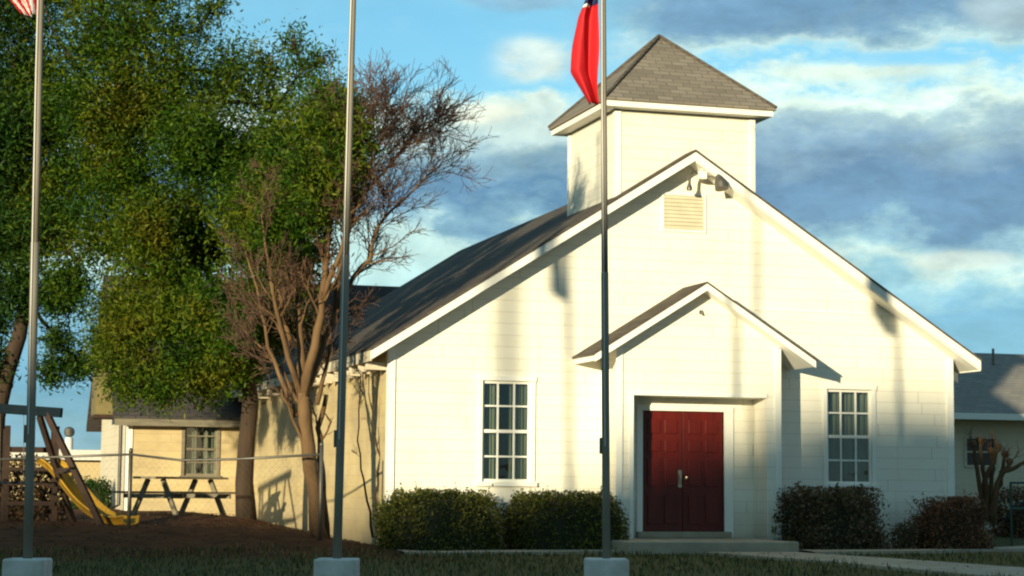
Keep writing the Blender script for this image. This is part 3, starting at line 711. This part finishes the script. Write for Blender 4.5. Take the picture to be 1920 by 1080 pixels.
# ------------------------------------------------------------------ trees
def rv(s=1): return Vector((random.gauss(0, s), random.gauss(0, s), random.gauss(0, s)))
def curve(a, b, bend, n=6, wob=.04):
    a, b = Vector(a), Vector(b); L = (b-a).length; out = []
    for i in range(n+1):
        t = i/n; p = a.lerp(b, t)+Vector(bend)*math.sin(t*math.pi)
        if 0 < i < n: p += rv(wob*L*.3)
        out.append(p)
    return out
def leafy_tree(name, label, cat, basep, trunk, tr, clusters, leafm, barkm, n_leaf, lsize, group=None, fork_ids=None, twigs=12):
    """clusters: (centre Vector, radius). Limbs run from the trunk top to every cluster, twigs fill it, leaves sit on the twigs."""
    t = thing(name, label, cat, basep, group)
    tb = MB(); tb.tube(trunk, tr, 12)
    forks = [trunk[-1], trunk[-2], trunk[-1]+Vector((0, 0, .2))]
    tw = []
    hubs = []
    for i, (c, r_) in enumerate(clusters):
        src = min([trunk[-1], trunk[-2]]+hubs, key=lambda h: (h-c).length+ (0.6*(h-trunk[-1]).length)) if hubs else trunk[-1]
        path = curve(src, c, Vector((0, 0, .12*(c-src).length))*random.uniform(-.3, .7), 6, .05)
        L = (c-src).length; r0 = min(tr[-1]*.55, .02+.018*L)
        tb.tube(path, list(np.linspace(r0, .014, 7)), 6)
        hubs.append(c.copy()); hubs.append(path[3].copy())
        for k in range(twigs):
            d = rv(1).normalized(); d.z = d.z*.8+.15; e = c+d*r_*random.uniform(.55, 1.05)
            s = path[random.choice((3, 4, 5, 6))]; s = s if (s-c).length < r_*1.5 else c
            pp = curve(s, e, rv(.1*r_), 3, .08); tb.tube(pp, [.013, .009, .006, .003], 3, False); tw.append((pp, r_))
    tb.build('trunk', barkm, t, smooth=True)
    per = max(1, int(n_leaf/len(tw))); wts = np.array([r_**2*(.42 if pp[0].z > 7.6 else 1.) for pp, r_ in tw]); cnt = np.maximum(1, (wts/wts.sum()*n_leaf).astype(int))
    C = []
    for (pp, r_), n in zip(tw, cnt):
        P = np.array([tuple(p) for p in pp]); u = RNG.beta(1.8, 1.1, n)*(len(P)-1); i = np.minimum(u.astype(int), len(P)-2); f_ = (u-i)[:, None]
        C.append(P[i]*(1-f_)+P[i+1]*f_+RNG.normal(size=(n, 3))*(.07+.24*r_))
    C = np.concatenate(C); A, B = leaf_axes(len(C), lsize, .36); quads('crown', C, A, B, leafm, t)
    return t

# big leafy tree in front of the rear wing
bA = at(462, 982, 36.0); bA.z = gh(bA.x, bA.y)-.05
D = 36.0
trunkA = [bA, at(458, 905, D), at(462, 830, D), at(470, 750, D), at(462, 690, D+.1), at(440, 640, D+.2)]
clA = []
for (x, y, r_, dd) in [(60, -60, 95, 0), (180, -40, 100, -.6), (300, -20, 85, .5), (250, 60, 95, -1), (370, 60, 50, .4), (350, 130, 80, -.8), (450, 130, 70, .3), (150, 90, 95, 0), (420, 190, 75, -.6),
                       (520, 200, 70, 0), (570, 130, 42, .3), (545, 75, 34, .5), (605, 115, 28, .2), (500, 120, 36, .2), (610, 220, 55, -.3), (640, 290, 45, -.2), (665, 330, 34, -1.5), (655, 230, 30, -1), (600, 400, 45, -1.0), (560, 470, 36, -1.2), (590, 310, 60, -.7), (500, 300, 80, .4), (390, 290, 85, -.9), (280, 210, 95, .3), (180, 220, 95, -.5),
                       (120, 330, 80, .5), (230, 340, 85, -.3), (330, 390, 85, .6), (440, 400, 75, -.5), (540, 400, 50, .2), (180, 450, 80, -.2), (280, 490, 75, -.8), (390, 480, 60, .5), (120, 540, 50, 0), (210, 590, 60, -.3),
                       (250, 640, 60, -.9), (320, 610, 62, -1.2), (400, 640, 55, -1.2), (340, 690, 58, -.9), (270, 715, 42, -.7), (420, 705, 45, -.8), (215, 690, 38, -.4), (480, 560, 45, .3), (540, 490, 40, .8), (500, 470, 45, -.2), (440, 560, 50, .6), (500, 640, 34, .6), (560, 380, 45, .7), (310, 540, 50, .8), (280, 410, 60, -1.2), (350, 270, 70, -1.2), (470, 320, 60, -.9), (230, 130, 80, .8), (400, 10, 40, .1), (240, 725, 38, .2), (380, 735, 36, .2), (300, 740, 34, -.5), (190, 650, 34, .3), (640, 380, 36, -1.4), (580, 330, 52, -5.8), (520, 420, 52, -5.6), (460, 390, 55, -4.4), (545, 260, 52, -5.0), (620, 235, 48, -5.8), (668, 270, 36, -6.0), (660, 200, 26, -5.8), (640, 330, 36, -6.0), (480, 500, 48, -4.6), (580, 400, 36, -6.0), (560, 500, 36, -2.8), (610, 170, 36, -1.6), (380, 560, 50, -2.2), (440, 620, 40, -2.3), (600, 470, 30, -1.5), (560, 540, 44, -.2), (510, 610, 46, .3), (565, 620, 36, .2), (470, 690, 34, .3), (455, 690, 36, .5), (70, 180, 90, .4), (60, 420, 70, .5)]:
    clA.append((at(x, y, D+dd), r_/FPX*D))
leafy_tree('leafy_tree', 'large leafy green tree with a dark leaning trunk in front of the rear wing', 'tree', bA, trunkA, [.20, .165, .15, .145, .14, .13], clA, 'leaf_oak', 'bark_dark', 230000, .056, twigs=26)

# tree cut by the left edge of the picture
bB = at(-18, 985, 36.2); bB.z = gh(bB.x, bB.y)-.05; D = 36.5
trunkB = [bB, at(-14, 880, D), at(-8, 780, D), at(12, 700, D), at(36, 630, D), at(48, 560, D)]
clB = [(at(x, y, D+dd), r_/FPX*D) for (x, y, r_, dd) in [(-60, 20, 100, 0), (40, 40, 75, -.4), (-20, 150, 95, .3), (60, 130, 60, .2), (20, 250, 80, -.3), (90, 240, 55, .4), (-70, 300, 100, 0), (40, 350, 70, .5), (100, 420, 60, -.3),
      (10, 450, 70, 0), (-80, 470, 90, .2), (40, 540, 50, -.4), (-40, 600, 60, .3), (120, 560, 40, -.2), (150, 690, 34, .4), (95, 700, 28, .3), (120, -40, 80, .2), (-30, 690, 40, 0), (110, 640, 26, .2)]]
leafy_tree('leafy_tree', 'dark green tree cut by the left edge, its trunk behind the swing frame', 'tree', bB, trunkB, [.24, .2, .18, .16, .14, .12], clB, 'leaf_left', 'bark_dark', 100000, .058, twigs=24)

# bare many-stemmed tree at the church corner
bC = at(600, 1012, 30.5); bC.z = gh(bC.x, bC.y)-.03; D = 30.5
bare = thing('bare_tree', 'bare brown tree with many thin upright stems at the left church corner', 'tree', bC)
stems = MB(); twm = MB()
def jit(p, d=.35): return p+Vector((FW.x, FW.y, 0))*random.uniform(-d, d)
def twig(p, d, L, r_, lvl, up=.16):
    n = 4; pts = [p.copy()]; q = p.copy(); dd = d.normalized()
    for i in range(n):
        dd = (dd+rv(.16)+Vector((0, 0, up*.35))).normalized(); q = q+dd*L/n; pts.append(q.copy())
    (stems if r_ > .011 else twm).tube(pts, list(np.linspace(r_, max(.0036, r_*.4), n+1)), 5 if r_ > .011 else 3, False)
    if lvl > 0:
        k = random.choice((5, 6, 7)) if lvl > 1 else random.choice((4, 5, 6))
        for j in range(k):
            t = random.uniform(.25, 1.0); i = min(n-1, int(t*n)); s = pts[i].lerp(pts[i+1], t*n-i)
            ax = (pts[i+1]-pts[i]).normalized(); side = ax.cross(rv(1)).normalized()
            twig(s, ax*1.0+side*random.uniform(.45, .95), L*random.uniform(.42, .66), max(.0045, r_*.5), lvl-1, up)
def stem(pxs, r0, r1, kids, klen, lvl=2, n_seg=None, start=.25):
    pts = [jit(at(x, y, D+dz), .02) for x, y, dz in pxs]
    sp = []
    for i in range(len(pts)-1):
        for k in range(3): sp.append(pts[i].lerp(pts[i+1], k/3)+rv(.012))
    sp.append(pts[-1]); stems.tube(sp, list(np.linspace(r0, r1, len(sp))), 8)
    for k in range(kids):
        t = start+(1-start)*random.random()**.8; u = t*(len(sp)-1); i = min(len(sp)-2, int(u)); s = sp[i].lerp(sp[i+1], u-i); ax = (sp[i+1]-sp[i]).normalized()
        side = ax.cross(rv(1)).normalized(); twig(s, ax*1.0+side*random.uniform(.5, 1.0), klen*random.uniform(.6, 1.15), max(.006, (r0+(r1-r0)*t)*.42), lvl)
stem([(600, 1015, 0), (592, 930, 0), (580, 860, 0), (572, 790, 0), (568, 735, 0)], .13, .10, 0, .6)
stem([(568, 740, 0), (562, 650, .1), (556, 560, .3), (545, 450, .5), (530, 350, .6)], .075, .015, 16, .70)
stem([(570, 740, 0), (590, 650, -.1), (604, 560, -.2), (618, 430, -.2), (640, 310, -.1), (655, 225, 0)], .085, .013, 36, .80)
stem([(572, 745, 0), (602, 660, .1), (628, 590, .2), (650, 540, .2), (692, 482, .2), (706, 425, .2), (785, 345, .3), (832, 300, .3)], .06, .010, 34, .66, start=.45)
stem([(628, 590, .2), (640, 480, 0), (668, 380, -.2), (700, 300, -.3), (728, 225, -.3)], .05, .010, 38, .82)
stem([(604, 560, -.2), (640, 470, -.4), (660, 370, -.5), (665, 290, -.5), (690, 240, -.5)], .045, .010, 24, .7)
stem([(668, 380, -.2), (720, 320, 0), (770, 260, .1), (800, 225, .1)], .03, .008, 30, .70)
stem([(695, 480, .2), (735, 462, .3), (780, 430, .3)], .014, .005, 6, .4, 1)
stem([(560, 760, 0), (525, 690, .3), (480, 640, .5), (440, 600, .6)], .03, .008, 12, .6, start=.3)
stem([(572, 745, 0), (560, 690, .4), (570, 620, .5), (555, 560, .6)], .03, .008, 14, .6, start=.3)
stem([(575, 735, 0), (600, 690, .4), (625, 640, .4), (655, 610, .5)], .025, .007, 9, .45, start=.3)
stem([(566, 750, 0), (540, 670, -.2), (520, 590, -.3), (500, 480, -.4), (490, 400, -.4)], .055, .012, 13, .7)
stem([(556, 780, 0), (530, 720, .1), (505, 650, .2), (480, 540, .3), (455, 450, .3)], .045, .012, 10, .7)
stem([(545, 640, .2), (520, 540, .4), (560, 420, .6), (590, 350, .5)], .04, .010, 8, .7)
stem([(584, 850, 0), (566, 820, -.05), (545, 770, -.1), (528, 730, -.1)], .035, .018, 3, .5, 1)
stem([(594, 760, .1), (612, 690, .3), (622, 620, .4), (645, 570, .4)], .04, .012, 10, .6)
stem([(610, 1012, .15), (606, 930, .2), (602, 860, .2), (600, 800, .25), (612, 740, .3)], .07, .035, 2, .5, 1)
stems.build('trunk', 'bark_pale', bare, smooth=True)
twm.build('crown', 'bark_twig', bare)

# thin sapling against the wall
sb = at(706, 1000, 31.9); sb.z = gh(sb.x, sb.y)-.02
sap = thing('sapling', 'thin leafless sapling standing against the church wall left of the hedge', 'sapling', sb)
stems = MB(); twm = MB(); D = 31.9
stem([(706, 1008, 0), (704, 930, 0), (712, 860, 0), (700, 800, 0), (704, 740, 0)], .026, .008, 3, .18, 1)
stem([(700, 1008, .1), (690, 940, .1), (676, 880, .1), (672, 800, .1), (676, 700, .1)], .022, .008, 3, .2, 1)
stems.build('trunk', 'bark_dark', sap, smooth=True); twm.build('crown', 'bark_twig', sap)

# pruned crape myrtle in front of the annex
cb = at(1852, 962, 36.0); cb.z = gh(cb.x, cb.y)-.03; D = 36.0
cm = thing('pruned_tree', 'pruned bare tree with knobby stem ends between the brown shrub and the annex', 'tree', cb)
stems = MB(); twm = MB()
for pth in ([(1848, 975, 0), (1838, 920, 0), (1830, 870, 0), (1824, 832, 0)], [(1850, 975, 0), (1846, 910, .1), (1842, 865, .1), (1836, 826, .1)], [(1853, 975, .1), (1856, 920, .1), (1862, 880, .1), (1858, 846, .1)],
            [(1855, 975, 0), (1866, 920, -.1), (1876, 886, -.1), (1884, 852, -.1)], [(1857, 975, 0), (1872, 915, .1), (1882, 890, .1), (1893, 866, .1)], [(1851, 975, -.1), (1850, 900, -.1), (1866, 850, -.2), (1872, 838, -.2)], [(1876, 888, .1), (1900, 878, .1), (1925, 868, .1)]):
    stem(pth, .055, .030, 2, .3, 1, start=.8)
    q = at(pth[-1][0], pth[-1][1], D+pth[-1][2]); stems.lathe(q, [(.02, -.08), (.05, -.04), (.07, .01), (.055, .05), (.02, .07)], 8)
stems.build('trunk', 'bark_pale', cm, smooth=True); twm.build('crown', 'bark_twig', cm)

# ------------------------------------------------------------------ hedges and shrubs
def hedge(name, label, cat, x0, x1, y0, y1, zt, n, leafm, box=True, size=.028, lumps=0, core=True, stems_n=0, group=None):
    cx, cy = (x0+x1)/2, (y0+y1)/2; g = gh(cx, cy)
    t = thing(name, label, cat, (cx, cy, g), group); hx, hy, hz = (x1-x0)/2, (y1-y0)/2, (zt-g)
    sprigs = []
    ph = RNG.uniform(0, 6, 6)
    def dist(P):
        U = P.copy(); U[:, 0] /= hx; U[:, 1] /= hy; U[:, 2] = (U[:, 2])
        e = 5 if box else 2.4
        r_ = (np.abs(U[:, 0])**e+np.abs(U[:, 1])**e+np.abs(U[:, 2])**e)**(1/e)
        n_ = .05*np.sin(P[:, 0]*7+ph[0])*np.sin(P[:, 1]*9+ph[1])+.04*np.sin(P[:, 0]*15+ph[2]+P[:, 2]*6)+(.17 if not box else .03)*np.sin(P[:, 0]*4.3+ph[3])*np.cos(P[:, 1]*5+P[:, 2]*3)
        return r_+n_
    P = RNG.uniform(-1.08, 1.08, (n*7, 3)); P[:, 0] *= hx; P[:, 1] *= hy; P[:, 2] = np.abs(P[:, 2])
    d = dist(P); keep = (d < 1.02+np.abs(RNG.normal(0, .055 if box else .12, len(d)))-.03) & (d > (.86 if core else .35)); P = P[keep][:n]
    P[:, 2] = P[:, 2]*hz; P += np.array((cx, cy, g))
    for k in range(70 if n > 3000 else 12):                       # stray shoots standing out of the top and front
        b_ = P[random.randrange(len(P))].copy()
        if b_[2] < g+hz*.7: continue
        d_ = np.array((random.gauss(0, .45), random.gauss(0, .45), 1.0)); L_ = random.uniform(.05, .17)
        for q in range(7): sprigs.append(b_+d_*L_*q/6+RNG.normal(0, .008, 3))
    if sprigs: P = np.concatenate([P, np.array(sprigs)])
    A, B = leaf_axes(len(P), size); quads('foliage', P, A, B, leafm, t)
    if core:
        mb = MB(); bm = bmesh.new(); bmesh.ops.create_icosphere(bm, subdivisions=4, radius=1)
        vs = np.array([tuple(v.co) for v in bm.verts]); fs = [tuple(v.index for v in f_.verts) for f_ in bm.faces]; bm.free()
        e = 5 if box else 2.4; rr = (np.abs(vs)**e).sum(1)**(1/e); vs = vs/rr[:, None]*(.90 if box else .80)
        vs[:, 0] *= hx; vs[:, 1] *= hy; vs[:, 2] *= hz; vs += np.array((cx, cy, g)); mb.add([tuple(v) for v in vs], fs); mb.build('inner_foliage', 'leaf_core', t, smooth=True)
    if stems_n:
        mb = MB()
        for k in range(stems_n):
            a = random.uniform(0, 6.28); b_ = Vector((cx+math.cos(a)*hx*.3*random.random(), cy+math.sin(a)*hy*.3*random.random(), g-.02))
            e_ = Vector((cx+random.uniform(-1, 1)*hx*1.0, cy+random.uniform(-1, 1)*hy, g+hz*random.uniform(.75, 1.12)))
            mb.tube(curve(b_, e_, rv(.05), 4, .08), [.010, .008, .006, .004, .002], 4, False)
        mb.build('stem', 'bark_twig', t)
    return t
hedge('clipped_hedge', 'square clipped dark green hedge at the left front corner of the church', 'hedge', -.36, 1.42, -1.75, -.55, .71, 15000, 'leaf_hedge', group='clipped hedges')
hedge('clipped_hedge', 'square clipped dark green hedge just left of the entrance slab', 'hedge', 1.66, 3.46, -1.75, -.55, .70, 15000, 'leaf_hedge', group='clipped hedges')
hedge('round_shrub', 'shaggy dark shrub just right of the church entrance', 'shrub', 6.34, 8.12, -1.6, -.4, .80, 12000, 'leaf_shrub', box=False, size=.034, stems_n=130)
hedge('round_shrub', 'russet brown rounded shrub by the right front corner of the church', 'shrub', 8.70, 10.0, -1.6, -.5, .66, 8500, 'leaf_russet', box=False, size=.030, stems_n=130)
hedge('small_plant', 'small dry tuft of a plant between the two right-hand shrubs', 'plant', 8.22, 8.66, -1.4, -1.0, .26, 900, 'leaf_shrub', box=False, size=.03, core=False, stems_n=12)
g_ = at(1905, 960, 37)
hedge('low_bush', 'low russet bush beside the green handrail near the annex', 'bush', g_.x-.35, g_.x+1.4, g_.y-.3, g_.y+.6, .85, 5000, 'leaf_russet', box=False, size=.035, stems_n=20)
g_ = at(78, 950, 35.5)
hedge('weedy_bush', 'straggly sunlit bush growing under the swing frame', 'bush', g_.x-.75, g_.x+.45, g_.y-.4, g_.y+.5, 1.25, 2600, 'leaf_dry', box=False, size=.05, core=False, stems_n=26)
g_ = at(178, 940, 46)
hedge('low_bush', 'low green bush beyond the slide near the wing corner', 'bush', g_.x-.5, g_.x+.35, g_.y-.3, g_.y+.3, .95, 2200, 'leaf_left', box=False, size=.04)

# short grass on the lawn before the church: nobody could count it
n = 26000; X = RNG.uniform(-12, 14, n); Yy = -2.6-RNG.random(n)**1.2*12
def onwalk(x, y):
    if 1.9 < x < 6.05 and y > -2.7: return True
    t = (-2.62-y)/5.4; xl = 4.35+1.35*max(0, t)+(.2 if t > .3 else 0); return xl-.1 < x < xl+1.75
keep = [not onwalk(x, y) and not (x > 6 and y > -3.0) for x, y in zip(X, Yy)]
X, Yy = X[keep], Yy[keep]; Z = np.array([gh(x, y) for x, y in zip(X, Yy)])
h = RNG.uniform(.02, .055, len(X))*(1+.9*np.clip(np.sin(X*1.7+np.sin(Yy*1.1)*2)*np.sin(Yy*1.3+X*.6), 0, 1)); C = np.stack([X, Yy, Z+h*.6], 1)
A = np.stack([RNG.normal(0, .3, len(X))*h, RNG.normal(0, .3, len(X))*h, h], 1); an = RNG.uniform(0, 6.28, len(X)); B = np.stack([np.cos(an)*.012, np.sin(an)*.012, 0*an], 1)
tag(quads('grass', C, A, B, 'leaf_grass', loc=(0, -8, -.2)), kind='stuff', label='short dark green lawn grass in front of the church', cat='grass')
n = 5000; X = RNG.uniform(-6, .2, n); Yy = RNG.uniform(-3.5, 12, n); Z = np.array([gh(x, y) for x, y in zip(X, Yy)])
C = np.stack([X, Yy, Z+.02], 1); A, B = leaf_axes(n, .035); A[:, 2] *= .3; B[:, 2] *= .3
X2 = RNG.uniform(-10, 12, 1500); Y2 = RNG.uniform(-13, -2.7, 1500); C2 = np.stack([X2, Y2, np.array([gh(x, y)+.05 for x, y in zip(X2, Y2)])], 1); A2, B2 = leaf_axes(1500, .03); A2[:, 2] *= .4; B2[:, 2] *= .4
C = np.concatenate([C, C2]); A = np.concatenate([A, A2]); B = np.concatenate([B, B2])
tag(quads('leaf_litter', C, A, B, 'leaf_dry', loc=(-3, 4, 0)), kind='stuff', label='brown fallen leaves scattered on the dirt under the trees', cat='fallen leaves')

# ------------------------------------------------------------------ chain link fence
fc = thing('chain_link_fence', 'rusty chain link fence with a thin top rail running left from the bare tree', 'fence', at(245, 990, 31))
Fp = [(603, 838, 30.0), (245, 849, 31.0), (-60, 862, 32.0), (-300, 870, 33)]
for (x, y, d) in Fp[:3]:
    a = at(x, y, d); g = gh(a.x, a.y)
    p = MB(); p.tube([(a.x, a.y, g-.1), (a.x, a.y, a.z+.02)], .03, 10); p.lathe((a.x, a.y, a.z+.03), [(.033, -.02), (.035, .01), (.012, .05)], 10); p.build('post', 'galvanised', fc, smooth=True)
mesh = MB()
rails = [[at(603, 852, 30.0), at(440, 861, 30.45), at(340, 863, 30.75), at(245, 852, 31.0)], [at(245, 852, 31), at(100, 857, 31.5), at(-60, 864, 32)], [at(-60, 864, 32), at(-300, 872, 33)]]
for r_ in rails:
    MB().tube(r_, .019, 8).build('top_rail', 'galvanised', fc, smooth=True)
    for a, b in zip(r_[:-1], r_[1:]):
        L = (b-a).length; H = 1.08; s = .11; m_ = int(L/s)
        for k in range(-int(H/s), m_):
            for sg in (1, -1):
                t0, t1 = k*s, k*s+H
                if sg < 0: pa, pb = (t0, 0), (t1, 1)
                else: pa, pb = (t0, 1), (t1, 0)
                def pt(t, v):
                    return a.lerp(b, t/L)*1.0 - Vector((0, 0, H*v))
                lo, hi = max(0, t0), min(L, t1)
                if hi-lo < .05: continue
                f0, f1 = (lo-t0)/H, (hi-t0)/H
                v0 = pa[1]+(pb[1]-pa[1])*f0; v1 = pa[1]+(pb[1]-pa[1])*f1
                mesh.tube([pt(lo, v0), pt(hi, v1)], .0009, 3, False)
tag(mesh.build('wire_mesh', 'galvanised', fc))

# ------------------------------------------------------------------ playground and table
D = 33.0; pb = at(60, 985, D); pb.z = gh(pb.x, pb.y)
ps = thing('swing_frame', 'dark wooden A-frame swing with a heavy top beam at the left', 'swing set', pb)
beam0, beam1 = at(-200, 752, D+.2), at(116, 774, D)
MB().bar(beam0, beam1, .12, .16).build('beam', 'play_green', ps, bevel=.01)
a = at(88, 776, D); f1 = at(192, 980, D-.6); f1.z = gh(f1.x, f1.y)-.03
MB().bar(a, f1, .08, .10).build('leg', 'play_wood', ps)
a2 = at(74, 780, D+.1); f2 = at(140, 930, D+1.6); f2.z = gh(f2.x, f2.y)-.03
MB().bar(a2, f2, .08, .10).build('leg', 'play_wood', ps)
br0 = (a+f1)/2; br1 = (a2+f2)/2; MB().bar(br0, br1, .05, .09).build('cross_brace', 'play_wood', ps)
for x in (-180, -165):
    a_ = at(x, 760, D+.2); f_ = at(x-60 if x == -180 else x+30, 985, D+(-.8 if x == -180 else 1.2)); f_.z = gh(f_.x, f_.y)-.03; MB().bar(a_, f_, .08, .10).build('leg', 'play_wood', ps)
sc = at(22, 905, D+.1); top = at(22, 775, D+.1)
for dx in (-.2, .2):
    MB().tube([top+AX*dx, sc+AX*dx], .006, 5).build('swing_chain', 'galvanised', ps)
MB().box(-.24, .24, -.1, .1, -.02, .02, Matrix.Translation(sc)).build('swing_seat', 'play_green', ps, bevel=.01)
# slide with its ladder platform
sb_ = at(95, 985, 34.2); sb_.z = gh(sb_.x, sb_.y)
sd_ = thing('slide', 'yellow plastic slide curving down towards the wing corner', 'slide', sb_)
pth = [at(84, 868, 34.6), at(108, 884, 34.3), at(135, 918, 33.9), at(160, 948, 33.5), at(190, 972, 33.1), at(222, 982, 32.8), at(246, 981, 32.6)]
rows = []
fine = []
for i in range(len(pth)-1):
    for k in range(4):
        t = k/4; p0, p1_, p2_, p3_ = pth[max(0, i-1)], pth[i], pth[i+1], pth[min(len(pth)-1, i+2)]
        fine.append(.5*((2*p1_)+(p2_-p0)*t+(2*p0-5*p1_+4*p2_-p3_)*t*t+(3*p1_-p0-3*p2_+p3_)*t**3))
fine.append(pth[-1]); sm_ = MB()
sec = [(-.21, .11), (-.18, .12), (-.16, .01), (-.08, -.02), (.08, -.02), (.16, .01), (.18, .12), (.21, .11)]
for i, p in enumerate(fine):
    d = (fine[min(i+1, len(fine)-1)]-fine[max(0, i-1)]).normalized(); sx = d.cross(Vector((0, 0, 1))).normalized(); up = sx.cross(d)
    for (u, v_) in sec: sm_.v.append(tuple(p+sx*u+up*v_))
ns = len(sec)
for i in range(len(fine)-1):
    for k in range(ns-1): sm_.f.append((i*ns+k, i*ns+k+1, (i+1)*ns+k+1, (i+1)*ns+k))
o = sm_.build('chute', 'slide_yellow', sd_, smooth=True); so_ = o.modifiers.new('thickness', 'SOLIDIFY'); so_.thickness = .025; so_.offset = 0
pc = at(60, 880, 34.8)
MB().box(-.5, .42, -.45, .45, -.03, .03, Matrix.Translation(pc)).build('platform', 'play_wood', sd_)
for (dx, dy) in ((-.45, -.4), (.38, -.4), (-.45, .4), (.38, .4)):
    q = pc+Vector((dx, dy, 0)); MB().box(-.045, .045, -.045, .045, gh(q.x, q.y)-.05-pc.z, .75, Matrix.Translation(q)).build('post', 'play_wood', sd_)
for k in range(2):
    z = -.25-.34*k; MB().box(-.46, .38, -.47, -.43, z-.035, z+.035, Matrix.Translation(pc+Vector((0, -.03, 0)))).build('rung', 'play_wood', sd_)
MB().box(-.44, .36, .42, .46, .3, .4, Matrix.Translation(pc)).build('guard_rail', 'play_wood', sd_)

# picnic table
tb_ = at(335, 960, 38.2); gz = gh(tb_.x, tb_.y); tb_.z = gz
pt_ = thing('picnic_table', 'weathered picnic table with splayed legs before the rear wing window', 'table', tb_)
Mt = Matrix.Translation(tb_) @ Matrix.Rotation(R(36), 4, 'Z')
def pb_(nm, fn, m='old_wood'):
    mb = MB(); fn(mb); mb.v = [tuple(Mt @ Vector(v)) for v in mb.v]; return mb.build(nm, m, pt_)
def top_(mb):
    for k in range(5): mb.box(-.95, .95, -.37+k*.15, -.37+k*.15+.14, .70, .74)
pb_('table_top', top_)
for sg in (-1, 1):
    pb_('bench', lambda mb: (mb.box(-.95, .95, sg*.72-.13, sg*.72-.005, .42, .46), mb.box(-.95, .95, sg*.72+.005, sg*.72+.13, .42, .46)))
for ex in (-.62, .62):
    for sg in (-1, 1):
        pb_('leg', lambda mb: mb.bar((ex, sg*.20, .70), (ex, sg*.62, -.03), .05, .10))
    pb_('crossbar', lambda mb: mb.box(ex-.07, ex-.03, -.82, .82, .33, .415))

# green bin by the wing corner
bb = at(196, 945, 43); bb.z = gh(bb.x, bb.y)

# handrail by the annex walk
hb = at(1896, 968, 34.5); hb.z = gh(hb.x, hb.y)
hr = thing('handrail', 'dark green metal handrail at the right edge by the annex', 'handrail', hb)
zt_ = at(1900, 905, 34.5).z
pts_ = [hb+Vector((0, 0, 0)), hb+Vector((1.0, .3, 0)), hb+Vector((2.0, .6, 0))]
for q in pts_: MB().tube([(q.x, q.y, gh(q.x, q.y)-.05), (q.x, q.y, zt_-.003)], .022, 8).build('post', 'green_metal', hr)
for z in (zt_, (zt_+hb.z)/2+.1): MB().tube([(pts_[0].x-.0, pts_[0].y, z), (pts_[2].x, pts_[2].y, z)], .02, 8).build('rail', 'green_metal', hr)
for k in range(1, 12):
    q = pts_[0].lerp(pts_[2], k/12)
    if k % 6: MB().tube([(q.x, q.y, (zt_+hb.z)/2+.11), (q.x, q.y, zt_-.01)], .008, 5).build('baluster', 'green_metal', hr)

# ------------------------------------------------------------------ utility pole beside the road, left of the frame
ub = Vector((-18.1, -22.3, -.4)); up_ = thing('utility_pole', 'wooden utility pole beside the road, outside the photo', 'utility pole', ub)
MB().tube([ub-Vector((0, 0, .3)), ub+Vector((0, 0, 5)), ub+Vector((0, 0, 11))], [.12, .11, .09], 12).build('pole', 'old_wood', up_, smooth=True)
MB().box(-1.1, 1.1, -.05, .05, 10.2, 10.32, Matrix.Translation(ub)).build('crossarm', 'old_wood', up_)

# ------------------------------------------------------------------ trees across the road, towards the sun (out of the frame; they shade the foot of the scene)
Pq = Vector((T.y, -T.x, 0))
def prof_top(q):
    pts = [(-40, .1), (-1, .12), (1.2, .35), (2.6, 1.0), (3.6, 1.7), (4.6, 2.3), (6, 2.8), (8, 3.1), (40, 3.2)]
    for a, b in zip(pts[:-1], pts[1:]):
        if q <= b[0]: return a[1]+(b[1]-a[1])*(q-a[0])/(b[0]-a[0])
    return 2.6
DT = 95.0
for i, q0 in enumerate((-22, -13, -4.5, 4, 12.5, 21)):
    b = -T*DT+Pq*q0; b.z = gh(b.x, b.y)
    t = thing('shade_tree', 'broad dense tree across the road, outside the photo', 'tree', b, 'trees across the road')
    t['label'] = 'broad dense tree across the road, outside the photo'
    n = 4200; q = RNG.uniform(-5.2, 5.2, n); dep = RNG.uniform(-2.5, 2.5, n)
    topz = np.array([prof_top(q0+k) for k in q])+DT*math.tan(SUN_EL)
    z = 1.0+(topz-1.0)*RNG.uniform(0, 1, n)**.8 - np.abs(RNG.normal(0, .22, n))
    C = np.array(b)*np.array((1, 1, 0))+np.outer(q, np.array(Pq))+np.outer(dep, np.array(T)); C[:, 2] = z
    A, B = leaf_axes(n, .55); B *= 1.6; 
    C[:, 2] = np.minimum(C[:, 2], topz-np.abs(A[:, 2])-np.abs(B[:, 2])*.8+.25)
    quads('crown', C, A, B, 'leaf_left', t)
    MB().tube([b-Vector((0, 0, .2)), b+Vector((.1, 0, 3)), b+Vector((0, .2, 7))], [.35, .28, .15], 10).build('trunk', 'bark_dark', t, smooth=True)
